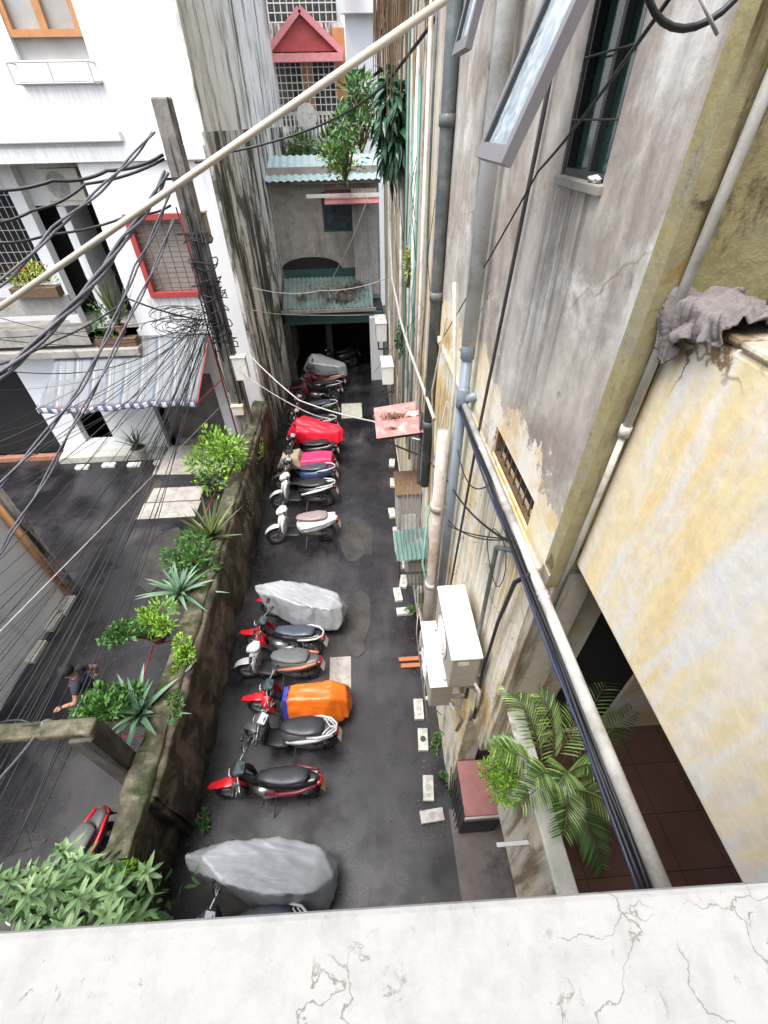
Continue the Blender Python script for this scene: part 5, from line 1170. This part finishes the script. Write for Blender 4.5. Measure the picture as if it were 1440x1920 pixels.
for t in tips: tm.tube([base_, base_.lerp(t, .6) + Vector((0, 0, -.1)), t], [.025, .014, .007], 6)
part(tm, 'trunk', 'bark', r, smooth=True)
# palm on the terrace
pb = Vector((1.42, 1.12, 3.36)); r = plant('palm', pb, 'arching feathery palm in a pot on the tiled terrace behind the yellow wall', 'palm', 'round', 'pot_grey', .16, .28)
random.seed(31)
def frond(tip, hgt, n=22, L=.2, W=.0125, start=None):
    s0 = Vector(start) if start is not None else pb + Vector((random.uniform(-.05, .05), random.uniform(-.05, .05), .3)); tip = Vector(tip); ctrl = s0.lerp(tip, .45) + Vector((0, 0, hgt)); st = MB(); lf = MB()
    P_ = [s0 * (1 - t) ** 2 + ctrl * 2 * t * (1 - t) + tip * t * t for t in [i / 24 for i in range(25)]]
    st.tube(P_, [.008 * (1 - .7 * i / 24) for i in range(25)], 6)
    for k in range(n):
        t = .28 + .72 * k / n; i = min(23, int(t * 24)); p = P_[i].lerp(P_[i + 1], t * 24 - i); d = (P_[i + 1] - P_[i]).normalized(); sd_ = d.cross(Vector((0, 0, 1))).normalized()
        for s in (-1, 1):
            ld = (d * .75 + sd_ * s * .85 + Vector((0, 0, .12))).normalized(); l = L * (math.sin(math.pi * min(1, .18 + t * .78)) * .75 + .3)
            lf.leaf(p, ld, (0, 0, 1), l * random.uniform(.9, 1.1), W, .4, .3, 3)
    return st, lf
PT = [((960, 1215), 4.6, .55), ((1150, 1250), 4.3, .5), ((945, 1285), 4.5, .6), ((1175, 1545), 4.2, .6), ((1055, 1570), 4.4, .7), ((975, 1510), 4.6, .55), ((920, 1400), 4.7, .4), ((1130, 1635), 3.7, .5), ((1085, 1330), 4.6, .7), ((1040, 1480), 4.7, .8), ((1110, 1440), 4.5, .6), ((1010, 1300), 4.8, .6), ((1190, 1330), 4.0, .4), ((1000, 1460), 4.9, .6)]
for i, ((x_, y_), z_, h_) in enumerate(PT):
    st, lf = frond(A(x_, y_, z=z_), h_); o = part(st, 'frond', 'stem_brown' if i % 3 else 'leaf_palm', r, smooth=True); part(lf, 'leaflets', 'leaf_palm' if i not in (7, 12) else 'leaf_mid', o)
# fern like shrub above the red metal box
c = A(952, 1450, z=3.2) ; c = Vector((1.12, 1.3, 3.9)); fc = A(944, 1440, x=1.0)
r = empty('feathery_shrub', c, 0, 'fine leaved bright green shrub spilling above the red topped metal box', 'shrub')
m, cl = bush_mb(fc, (.2, .3, .26), 2600, .035, .014, 14, seed=33); stems(r, c, [q[0] for q in cl], rad=.015); part(m, 'foliage', 'leaf_fresh', r)
# weeds along the gutter
for i, (x_, y_) in enumerate([(772, 1150), (815, 1390), (838, 1465), (762, 1010), (380, 1540), (520, 880)]):
    c = A(x_, y_, z=.05); leafy('weed_tuft', c, (.12, .2, .07), 90, .06, .025, 'leaf_mid', ['green weeds in the gutter beside the crosswise hollow block', 'weeds under the lower air conditioner near the dark holed block', 'weeds against the wall foot near the single long block', 'moss and weeds by the mossy kerb slab', 'weeds at the foot of the dividing wall near the grey covered scooter', 'weeds where the white house meets the dividing wall'][i], 'weeds', None, seed=40 + i, clumps=3)
# loggia planters on the white house
def fl_planter(x0, x1, y, z, label, mat, seed, h=.45, L=.12, flower=False, box=True):
    c = Vector(((x0 + x1) / 2, y, z)); r = empty('planter', c, 0, label, 'planter')
    if box: part(B((x0, y - .14, z), (x1, y + .14, z + .22)), 'trough', 'stem_brown', r, bev=.01)
    m, cl = bush_mb(c + Vector((0, 0, .25 + h * .5)), ((x1 - x0) * .55, .25, h), 420, L, L * .4, 8, seed=seed); part(m, 'foliage', mat, r)
    if flower:
        m, cl = bush_mb(c + Vector((0, -.05, .3 + h * .7)), ((x1 - x0) * .5, .25, h * .7), 40, .07, .05, 8, seed=seed + 1); part(m, 'flowers', 'flower', r)
fl_planter(-8.3, -7.2, 12.0, 4.95, 'yellow green flowering plants on the balcony parapet of the white house', 'leaf_yellow', 51, .35, .1, True)
fl_planter(-7.0, -5.95, 12.25, 3.6, 'tall dark cactus like plants massed on the ledge above the awning', 'leaf_mid', 52, .6, .1)
c = Vector((-6.3, 12.3, 3.9)); r = plant('spiky_plant', c, 'tall upright spiky plant on the ledge above the awning', 'plant', 'round'); part(rosette_mb(c + Vector((0, 0, .2)), 30, 1.3, .06, tilt=(.9, 1.5), droop=0, seed=53), 'foliage', 'leaf_snake', r)
c = Vector((-7.1, 12.0, .22)); r = plant('potted_plant', c, 'dark spiky potted plant on the doorstep under the awning', 'plant', 'round', 'pale_concrete', .22, .3); part(rosette_mb(c + Vector((0, 0, .3)), 22, .75, .06, tilt=(.3, 1.4), droop=.1, seed=54), 'foliage', 'leaf_snake', r)
# climbing greenery on the far right wall and in front of the gabled house
def mass(name, c, rad, n, L, W, mat, label, seed, cat='plant', clumps=10, **k):
    r = empty(name, c, 0, label, cat); m, cl = bush_mb(c, rad, n, L, W, clumps, seed=seed, **k); part(m, 'foliage', mat, r)
    s_ = MB(); b0 = Vector((c[0], c[1], c[2] - rad[2])); 
    for q in cl: s_.tube([b0, b0.lerp(q[0], .5) + Vector((.05, 0, .1)), q[0]], [.03, .02, .01], 6)
    part(s_, 'stem', 'stem_brown', r, smooth=True); return r
mass('hanging_plant', (.72, 10.6, 8.0), (.33, .9, .85), 900, .26, .1, 'leaf_dark', 'dark drooping broad leaved plant hanging high on the right wall', 61, up=-.6, droop=.5, segs=3)
mass('climber', (.3, 12.6, 8.2), (.6, .9, .7), 700, .2, .05, 'leaf_mid', 'grey green shrub growing out beside the dark drooping plant', 62, up=.2)
mass('climber', (-.1, 15.5, 7.6), (.75, 1.0, .8), 900, .18, .06, 'leaf_mid', 'bushy green growth above the shed roof', 63)
mass('yellow_shrub', (-.15, 17.6, 7.1), (.7, .5, .5), 500, .2, .07, 'leaf_yellow', 'yellow green shrub just above the teal shed roof', 64)
mass('balcony_palm', (-1.9, 24.0, 7.0), (.9, .5, .7), 500, .35, .05, 'leaf_mid', 'small green palm behind the mesh on the lower balcony of the gabled house', 65, up=.4)
mass('roof_plant', (.2, 26, 12.4), (.6, .5, .5), 300, .25, .08, 'leaf_mid', 'plant on the parapet of the narrow pale house', 66)
mass('small_vine', (.95, 9.9, 4.3), (.12, .5, .35), 250, .09, .05, 'leaf_dark', 'small dark vine on the wall below the pale conduit', 67, up=-.3)
mass('small_vine', (.92, 8.4, 6.1), (.06, .1, .3), 90, .08, .05, 'leaf_yellow', 'bright yellow green sprig growing between the green pipes', 68)
mass('small_vine', (-3.05, 11.9, 7.7), (.1, .12, .1), 40, .08, .05, 'leaf_yellow', 'tiny yellow green tuft high on the stained side of the white house', 69) if False else None
# dry aerial roots hanging at the top of the wall
random.seed(70)
r = empty('aerial_roots', (.8, 9, 11), 0, 'curtain of dry brown hanging roots at the top of the far right wall', 'roots'); m = MB()
for i in range(150):
    y_ = random.uniform(6.2, 13.5); x_ = random.uniform(.62, 1.0); z0_ = 12; z1_ = random.uniform(7.6 + (13 - y_) * .12, 10.6)
    m.tube([(x_, y_, z0_), (x_ + random.uniform(-.05, .05), y_ + random.uniform(-.1, .1), (z0_ + z1_) / 2), (x_ + random.uniform(-.1, .08), y_ + random.uniform(-.15, .15), z1_)], [.018, .014, .005], 4)
part(m, 'root_strands', 'stem_brown', r)
m, cl = bush_mb((.8, 10, 10.4), (.2, 3.4, 1.3), 900, .18, .04, 22, seed=71, up=-1.2); part(m, 'dry_leaves', 'leaf_dry', r)
# ================================================================== UTILITY POLE AND WIRES
r = empty('utility_pole', (-3.45, 11.2, 0), 0, 'leaning weathered concrete utility pole wrapped in cables before the white house', 'utility pole')
top = A(302, 182, y=11.2); bot = Vector((-2.99, 11.2, 0)); lowp = A(462, 800, y=11.2)
bot = top.lerp(lowp, (top.z - 0) / (top.z - lowp.z))
m = MB(); m.beam(bot, top, .32, .28, (0, 1, 0)); 
for k in (0, 1, 2, 3): m.v[k] = bot + (m.v[k] - bot) * 1.3
part(m, 'shaft', 'pole_concrete', r, bev=.03)
for zt in (.14, .25, .37): c = top.lerp(bot, zt); part(MB().beam(c + Vector((-.35, -.19, 0)), c + Vector((.28, -.19, .02)), .05, .04), 'crossarm', 'iron', r)
random.seed(80); m = MB()
for k in range(15):
    c = top.lerp(bot, random.uniform(.25, .62)); a0_ = random.uniform(0, 6.28); R0 = random.uniform(.22, .32); zz = random.uniform(-.2, .2)
    m.tube([c + Vector((math.cos(a0_ + t * .5) * R0, math.sin(a0_ + t * .5) * R0 * .9, zz + .05 * math.sin(t * 1.3))) for t in range(14)], .014, 5)
for k in range(12):
    t0, t1 = random.uniform(.15, .3), random.uniform(.45, .75); o_ = Vector((random.uniform(-.22, .22), -.19, 0)); m.tube([top.lerp(bot, t0) + o_, top.lerp(bot, (t0 + t1) / 2) + o_ + Vector((random.uniform(-.08, .08), -.06, 0)), top.lerp(bot, t1) + o_], .016, 5)
part(m, 'wrapped_cables', 'cable_black', r, smooth=True)
for i, (x_, y_, w_, h_, mt, lb) in enumerate([(452, 690, .34, .6, 'ac_white', 'peeling white street light housing on the side of the utility pole'), (447, 768, .3, .26, 'balcony_yellow', 'small cream junction box low on the utility pole'), (378, 428, .32, .55, 'cloth_beige', 'beige electric box behind the upper utility pole')]):
    c = A(x_, y_, y=11.0 if i < 2 else 11.5); q = empty('junction_box', c, 0, lb, 'junction box'); part(B((c.x - w_ / 2, c.y - .1, c.z - h_ / 2), (c.x + w_ / 2, c.y + .1, c.z + h_ / 2)), 'casing', mt, q, bev=.02); part(B((c.x - w_ * .55, c.y - .13, c.z + h_ / 2 + .002), (c.x + w_ * .55, c.y + .12, c.z + h_ / 2 + .03)), 'lid', mt, q, bev=.006)
# thick bundles
def poly(pts, sag=.0):
    out = []
    for a_, b_ in zip(pts[:-1], pts[1:]): out += cat_pts(a_, b_, sag, 8)[:-1]
    out.append(Vector(pts[-1])); return out
def P3(x_, y_, y): return A(x_, y_, y=y)
TW = [
 ([P3(288, 248, 11.0), P3(100, 430, 8.0), P3(-60, 575, 6.5)], .035, 'cable_grey', 'thick grey twisted cable from the pole top to the left edge', 2),
 ([P3(312, 325, 11.0), P3(230, 450, 9), P3(110, 600, 7.2), P3(-60, 745, 6)], .05, 'cable_grey', 'thickest twisted cable bundle dropping left above the striped awning', 3),
 ([P3(318, 360, 11.0), P3(255, 500, 9.2), P3(150, 730, 7), P3(-50, 960, 5.6)], .035, 'cable_grey', 'twisted cable crossing the left part of the awning', 2),
 ([P3(326, 410, 11.0), P3(245, 590, 8.8), P3(130, 810, 6.8), P3(20, 1000, 5.6), P3(-60, 1120, 5)], .032, 'cable_grey', 'twisted cable crossing the middle of the awning down to the left lane', 2),
 ([P3(306, 290, 11.1), P3(200, 320, 10.5), P3(100, 338, 10), P3(-50, 356, 9.5)], .03, 'cable_black', 'upper black cable running level to the left from the pole', 0),
 ([P3(308, 298, 11.1), P3(160, 345, 10.2), P3(60, 395, 9.6), P3(-50, 420, 9)], .025, 'cable_black', 'black cable just below the upper level one', 0),
 ([P3(320, 385, 11.1), P3(250, 400, 10.5), P3(90, 440, 9.8), P3(-50, 455, 9)], .022, 'cable_black', 'black cable passing in front of the barred window', 0),
 ([P3(380, 600, 11.1), P3(240, 560, 10.8), P3(100, 640, 9.6), P3(-60, 700, 8.5)], .02, 'cable_black', 'black cable sagging past the ledge plants', 0),
]
for pts, r_, mt, lb, tw__ in TW: cable(poly(pts, .06), r_, mt, lb, twist=tw__)
cable(poly([P3(365, 305, 11.1), P3(430, 285, 11.2), P3(560, 250, 11.4), P3(650, 210, 11.0), P3(720, 160, 9.5), P3(870, -40, 6.5)], .02), .022, 'cable_black', 'black cable crossing the alley high up from the pole to the right wall')
J = P3(385, 610, 11.05)
random.seed(90)
DROP = 'thin black drop wire fanning from the pole down over the left lane'
ends = [(-40, 1180), (-40, 1235), (-40, 1330), (-50, 1400), (-40, 1440), (-40, 1500), (-30, 1560), (20, 1600), (-40, 1290), (-40, 1370), (-50, 1120), (-40, 1470), (-40, 1345), (-20, 1585), (-40, 1205), (-45, 1260), (-40, 1530), (60, 1560), (-40, 1150), (-40, 1215), (-40, 1275), (-40, 1310), (-40, 1355), (-40, 1385), (-40, 1420), (-40, 1455), (-40, 1485), (-40, 1515), (-40, 1545), (30, 1580), (10, 1540), (-40, 1090)]
for i, (x_, y_) in enumerate(ends):
    e = A(x_, y_, y=max(1.1, 4.6 - (y_ - 1100) / 150)); a_ = J + Vector((random.uniform(-.2, .12), random.uniform(-.1, .1), random.uniform(-.35, .3)))
    cable(cat_pts(a_, e, random.uniform(.2, .75), 18), random.choice([.004, .005, .008]), 'cable_black', DROP, 'thin drop wires fanning over the left lane', name='drop_wire', n=5, cat='wire')
for i in range(16):
    e = A(random.uniform(-60, -20), random.uniform(560, 1100), y=random.uniform(6, 9)); a_ = J + Vector((random.uniform(-.2, .1), 0, random.uniform(-.2, .4)))
    cable(cat_pts(a_, e, random.uniform(.1, .6), 14), random.choice([.004, .006, .009]), 'cable_black', 'thin black wire fanning from the pole towards the left edge past the awning', 'thin wires running to the left edge', name='drop_wire', n=5, cat='wire')
m = MB()
for k in range(26):
    c = J + Vector((random.uniform(-.9, .15), random.uniform(-.25, .1), random.uniform(-.1, .35))); R0 = random.uniform(.12, .5); a0_ = random.uniform(0, 6)
    m.tube([c + Vector((math.cos(a0_ + t * .42) * R0 * 1.4, random.uniform(-.03, .03), math.sin(a0_ + t * .42) * R0 * .5)) for t in range(12)], .008, 4)
m.build('wire_tangle', 'cable_black', smooth=True, label='tangled nest of wires at the lower knot of the utility pole', cat='wire')
# long cream rod across the view
cable([A(-40, 604, y=2.4), A(860, -18, y=2.3)], .0135, 'cream_rod', 'long cream coloured rod stretching diagonally across the upper left', name='line_rod', n=12, cat='rod')
cable([A(-30, 1215, y=2.5), A(230, 950, y=6), A(430, 745, y=10.8)], .007, 'cable_pale', 'pale thin wire rising from the left edge to the pole foot', cat='wire')
# wires across the alley
for pts, r_, mt, lb, sg in [
 ([P3(462, 660, 10.9), P3(560, 750, 9.6), P3(700, 790, 8.0), (.95, 6.3, 3.95)], .016, 'cable_pale', 'twisted pale wire crossing the alley above the red cover to the sheet canopy', .05),
 ([P3(455, 700, 10.9), P3(560, 765, 9.8), P3(620, 785, 9.2)], .01, 'cable_pale', 'second pale wire joining the twisted one above the far bikes', .05),
 ([(.95, 6.3, 3.95), (.95, 3.9, 4.9), (.95, 1.95, 5.9)], .01, 'cable_black', 'black wire running on from the sheet canopy to the level pole', .1),
 ([P3(475, 540, 11.5), P3(600, 545, 13), P3(730, 520, 13.8)], .012, 'cable_pale', 'pale wire stretched across the alley before the lean to roof', .1),
 ([P3(475, 582, 11.5), P3(540, 590, 14), P3(700, 590, 15)], .01, 'cable_pale', 'pale wire stretched along the gutter of the lean to roof', .02),
 ([P3(690, 370, 15), P3(650, 470, 15.5), P3(610, 540, 16.5)], .012, 'cable_pale', 'light wire slanting down to the lean to roof', .05),
 ([P3(820, 650, 5.6), P3(1010, 320, 2.8), P3(1260, -10, 1.5)], .006, 'cable_black', 'thin dark wire slanting across the grey wall and the window', .02),
 ([P3(700, 700, 12), P3(850, 500, 6), P3(1020, 300, 3)], .005, 'cable_black', 'finer dark wire parallel to the one across the window', .02),
 ([P3(560, 1000, 7.5), P3(700, 1060, 5.6), P3(620, 880, 7)], .004, 'cable_black', 'very thin wire crossing low over the asphalt', .02) ]:
    cable(poly(pts, sg), r_, mt, lb, n=6, cat='wire')
# wires over the gate beam
g0 = A(80, 1362, z=2.75); cable(poly([g0, A(0, 1460, z=3.0), A(-60, 1540, z=3.1)], .02), .02, 'cable_grey', 'grey cable leaving the gateway beam towards the lower left')
r = empty('lamp', g0 + Vector((.02, 0, -.08)), 0, 'small grey lamp fixed on the mossy gateway beam', 'lamp'); part(MB().lathe(g0 + Vector((.02, 0, -.07)), [(.03, 0), (.08, .02), (.09, .07), (.05, .12), (.02, .14)], 14), 'shade', 'pvc_blue', r, smooth=True); part(MB().tube([g0 + Vector((.02, 0, .06)), g0 + Vector((-.12, -.05, .16))], .012, 6), 'arm', 'iron', r)
cable(poly([A(0, 1355, z=2.75), A(40, 1350, z=2.85), A(75, 1362, z=2.75)], -.02), .012, 'cable_black', 'black wire looping along the gateway beam to its lamp', cat='wire')
cable([A(-40, 1620, z=1.2), A(60, 1590, z=1.0), A(40, 1520, z=1.0), A(-40, 1505, z=1.1)], .006, 'cable_black', 'loose black wire loop hanging over the left lane below the beam', cat='wire')
# AC unit in the loggia
c = Vector((-6.95, 12.75, 6.75)); r = empty('air_conditioner', c, 0, 'air conditioner in the shaded loggia of the white house', 'air conditioner')
part(B(c, c + Vector((.85, .3, .6))), 'casing', 'ac_side', r, bev=.015); m = MB()
for k in range(12): m.torus(c + Vector((.33, -.01, .3)), .02 * (k + 1), .003, 'y', 20, 4)
part(m, 'fan_grille', 'ac_white', r); part(MB().lathe(c + Vector((.33, -.006, .3)), [(.25, 0), (.25, .004)], 20, 'y'), 'fan_opening', 'ac_dark', r)
part(B(c + Vector((0, 0, -.08)), c + Vector((.85, .3, -.002))), 'shelf', 'concrete', r)
# ================================================================== PERSON
hp = A(124, 1252, z=1.6); px_, py_ = hp.x + .12, hp.y - .05
def skin(name, chains, mat, parent, sub=2):
    """chains of (point, radius) sharing the first vertex -> one skinned surface"""
    vs = []; es = []; rs = []; idx = {}
    def vid(p, r_):
        k = tuple(round(c_, 4) for c_ in p)
        if k not in idx: idx[k] = len(vs); vs.append(p); rs.append(r_)
        return idx[k]
    for ch in chains:
        ids = [vid(p, r_) for p, r_ in ch]
        for a_, b_ in zip(ids[:-1], ids[1:]):
            if (a_, b_) not in es and (b_, a_) not in es: es.append((a_, b_))
    me = bpy.data.meshes.new(name); me.from_pydata(vs, es, []); me.materials.append(M[mat])
    o = bpy.data.objects.new(name, me); C.objects.link(o); o.parent = parent
    sk = o.modifiers.new('skin', 'SKIN'); sk.use_smooth_shade = True
    for d_, r_ in zip(me.skin_vertices[0].data, rs): d_.radius = (r_, r_) if not isinstance(r_, tuple) else r_
    me.skin_vertices[0].data[0].use_root = True
    if sub: s_ = o.modifiers.new('sub', 'SUBSURF'); s_.levels = sub; s_.render_levels = sub
    return o
pe = empty('person', (px_, py_, 0), R_(-75), 'short haired man in a dark printed t-shirt striding down the left lane', 'person')
# local: faces +x? body built facing -y
pel = (0, 0, .92)
hipL, hipR = (.09, 0, .9), (-.09, 0, .9)
chest = (0, -.04, 1.25); neck = (0, -.05, 1.44); head0 = (0, -.07, 1.5); head1 = (0, -.08, 1.6); head2 = (0, -.07, 1.68)
shL, shR = (.17, -.03, 1.38), (-.17, -.03, 1.38)
elL, elR = (.3, -.1, 1.15), (-.27, .14, 1.16); wrL, wrR = (.26, -.34, 1.08), (-.3, .02, .95)
kL, kR = (.1, -.26, .52), (-.09, .04, .48); aL, aR = (.1, -.22, .09), (-.09, .34, .14); tL, tR = (.1, -.38, .04), (-.09, .3, .03)
body = skin('body', [[(pel, .12), ((0, -.01, 1.08), .11), (chest, .125), ((0, -.05, 1.38), .08), (neck, .05), (head0, .06), (head1, .085), (head2, .07)],
 [((0, -.05, 1.38), .08), (shL, .055), (elL, .04), (wrL, .027)], [((0, -.05, 1.38), .08), (shR, .055), (elR, .04), (wrR, .027)],
 [(pel, .12), (hipL, .09), (kL, .055), (aL, .035), (tL, .03)], [(pel, .12), (hipR, .09), (kR, .055), (aR, .035), (tR, .03)]], 'skin', pe)
def hand(w_, d_, s):
    w_ = Vector(w_); d_ = Vector(d_).normalized(); sd_ = d_.cross(Vector((0, 0, 1))).normalized() * s; pa = w_ + d_ * .07
    ch = [[(tuple(w_), .024), (tuple(pa), .026)]]
    for k, (o_, l_) in enumerate([(-.03, .06), (-.01, .075), (.01, .07), (.03, .055)]):
        b_ = pa + sd_ * o_; ch.append([(tuple(pa), .026), (tuple(b_ + d_ * .02), .01), (tuple(b_ + d_ * (.02 + l_ * .5) + Vector((0, 0, -.01))), .009), (tuple(b_ + d_ * (.02 + l_) + Vector((0, 0, -.03))), .007)])
    ch.append([(tuple(w_), .024), (tuple(w_ + d_ * .03 - sd_ * .04), .011), (tuple(w_ + d_ * .07 - sd_ * .055), .009)])
    return ch
for w_, e_, s in ((wrL, elL, 1), (wrR, elR, -1)): skin('hand', hand(w_, Vector(w_) - Vector(e_), s), 'skin', pe, 1)
skin('t_shirt', [[((0, 0, .94), .14), ((0, -.01, 1.08), .128), (chest, .145), ((0, -.05, 1.39), .09), ((0, -.05, 1.43), .055)], [((0, -.05, 1.39), .09), (shL, .07), ((.235, -.065, 1.265), .062)], [((0, -.05, 1.39), .09), (shR, .07), ((-.22, .055, 1.27), .062)]], 'shirt', pe)
skin('shorts', [[((0, 0, .98), .135), (pel, .13), (hipL, .105), ((.098, -.2, .63), .085)], [(pel, .13), (hipR, .105), ((-.09, .035, .6), .085)]], 'shorts', pe)
m = MB(); m.lathe((0, -.07, 1.62), [(.1, -.02), (.102, .02), (.092, .07), (.06, .11), (.02, .125)], 18); 
for v in m.v:
    if v.y < -.13: v.z += .035
h_ = m.build('hair', 'hair', pe, smooth=True)
m = MB(); m.loft([(-.005, 1.54, .012, .012), (.0, 1.56, .02, .012), (0, 1.6, .01, .008)], 8); m.v = [Vector((v.y, -.165 - v.x, v.z)) for v in m.v]; m.build('nose', 'skin', pe, smooth=True)
for s in (-1, 1): m = MB().lathe((s * .032, -.155, 1.605), [(.004, -.008), (.012, 0), (.004, .008)], 8, 'y'); m.build('eye', 'plastic_black', pe)
for s in (-1, 1): m = MB().lathe((s * .088, -.075, 1.59), [(.012, -.01), (.025, 0), (.012, .012)], 8, 'x'); m.build('ear', 'skin', pe)
m = MB(); m.box((-.06, -.18, 1.2), (.05, -.17, 1.3)); m.build('shirt_print', 'print', pe)
for s, t_, a_ in ((1, tL, aL), (-1, tR, aR)): m = MB().loft([(-.16, .03, .03, .02), (-.06, .035, .045, .03), (.08, .04, .045, .035)], 10); m.v = [Vector((v.y + a_[0], v.x + a_[1] - .04, v.z + a_[2] - .07)) for v in m.v]; m.build('shoe', 'plastic_black', pe, smooth=True)
# ================================================================== WORN GROUND
wall('old_patch', [(.3, (.03, .028, .027)), (.6, (.065, .06, .056))], (.03, .03, .03), streak=(1, 1, 1), scale=3, bm=.5, rough=.5, fine=40)
def blob(cx, cy, rx, ry, seed, n=40):
    return [(cx + rx * math.cos(2 * math.pi * i / n) * (1 + .35 * noise.noise(Vector((math.cos(2 * math.pi * i / n) * 1.6, math.sin(2 * math.pi * i / n) * 1.6, seed)))),
             cy + ry * math.sin(2 * math.pi * i / n) * (1 + .35 * noise.noise(Vector((math.cos(2 * math.pi * i / n) * 1.6, math.sin(2 * math.pi * i / n) * 1.6, seed + 9))))) for i in range(n)]
for k, (x_, y_, a_, b_) in enumerate([(-.3, 7.9, .45, .8), (-.35, 5.6, .3, .7), (-1.7, 1.05, .75, .25), (-5.2, 7.6, .5, .9), (-.4, 4.9, .22, .3)]):
    sheet('road_patch', 'old_patch', blob(x_, y_, a_, b_, k * 3.3), .003 + .004 * k)
random.seed(99); m = MB()
for k in range(520):
    if k % 3: x_, y_ = random.choice([random.gauss(.75, .12), random.gauss(-2.7, .12)]), random.uniform(.2, 16)
    else: x_, y_ = random.uniform(-6.5, .7), random.uniform(.2, 12)
    m.leaf((x_, y_, .012), (random.uniform(-1, 1), random.uniform(-1, 1), .1), (0, 0, 1), random.uniform(.02, .06), random.uniform(.012, .03), .3)
m.build('fallen_leaves', 'leaf_dry', label='small fallen leaves and scraps scattered over the asphalt', cat='leaves', kind='stuff')
# ================================================================== MORE OLD CONDUITS AND GROWTH ON THE FAR WALL
random.seed(123)
for k, (y_, r_, mt, z0_, z1_) in enumerate([(6.35, .022, 'pvc_beige', 3.0, 10), (6.9, .016, 'pvc_dark', 2.8, 9), (7.75, .02, 'pvc_beige', 1.5, 8.8), (9.2, .02, 'pvc_pale', 3.5, 10.5), (10.1, .016, 'pvc_dark', 2.5, 9.2), (11.3, .02, 'pvc_beige', 1.4, 9.5), (14.4, .03, 'pvc_pale', .6, 7.5)]):
    m = MB(); n_ = 8; m.tube([(1.02 + random.uniform(-.012, .012), y_ + random.uniform(-.05, .05), z0_ + (z1_ - z0_) * i / n_) for i in range(n_ + 1)], r_, 7)
    m.build('conduit', mt, smooth=True, label=['thin beige conduit just beyond the dark drain pipe', 'thin dark conduit beside the dirty cream pipe', 'thin beige conduit between the cream pipe and the nearest green pipe', 'pale conduit between the two farther green pipes', 'thin dark conduit under the drooping leaves', 'beige conduit between the old white pipe and the brown pipe', 'pale conduit nearest the garage pier'][k], cat='conduit')
m = MB()
for k in range(16):
    y_ = random.uniform(5.9, 12); z_ = random.uniform(3, 8); L_ = random.uniform(.6, 2.2)
    m.tube([(.99, y_, z_), (.96 - random.uniform(0, .06), y_ + random.uniform(-.4, .4), z_ - L_ * .5), (.99, y_ + random.uniform(-.5, .5), z_ - L_)], .006, 4)
m.build('loose_wires', 'cable_black', smooth=True, label='loose black wires crossing between the conduits of the far right wall', cat='wire')
mass('wall_ivy', (.93, 6.0, 1.0), (.1, .5, .5), 160, .06, .035, 'leaf_mid', 'patch of weeds growing low on the wall behind the grey meter box', 75)
mass('wall_ivy', (-2.9, 8.2, 1.1), (.06, .8, .5), 200, .06, .035, 'leaf_mid', 'weeds rooted in the alley face of the dividing wall beside the white scooters', 76)
mass('wall_ivy', (-2.88, 10.3, 1.3), (.07, .7, .3), 160, .06, .035, 'leaf_fresh', 'weeds trailing over the dividing wall below the far shrub', 77)
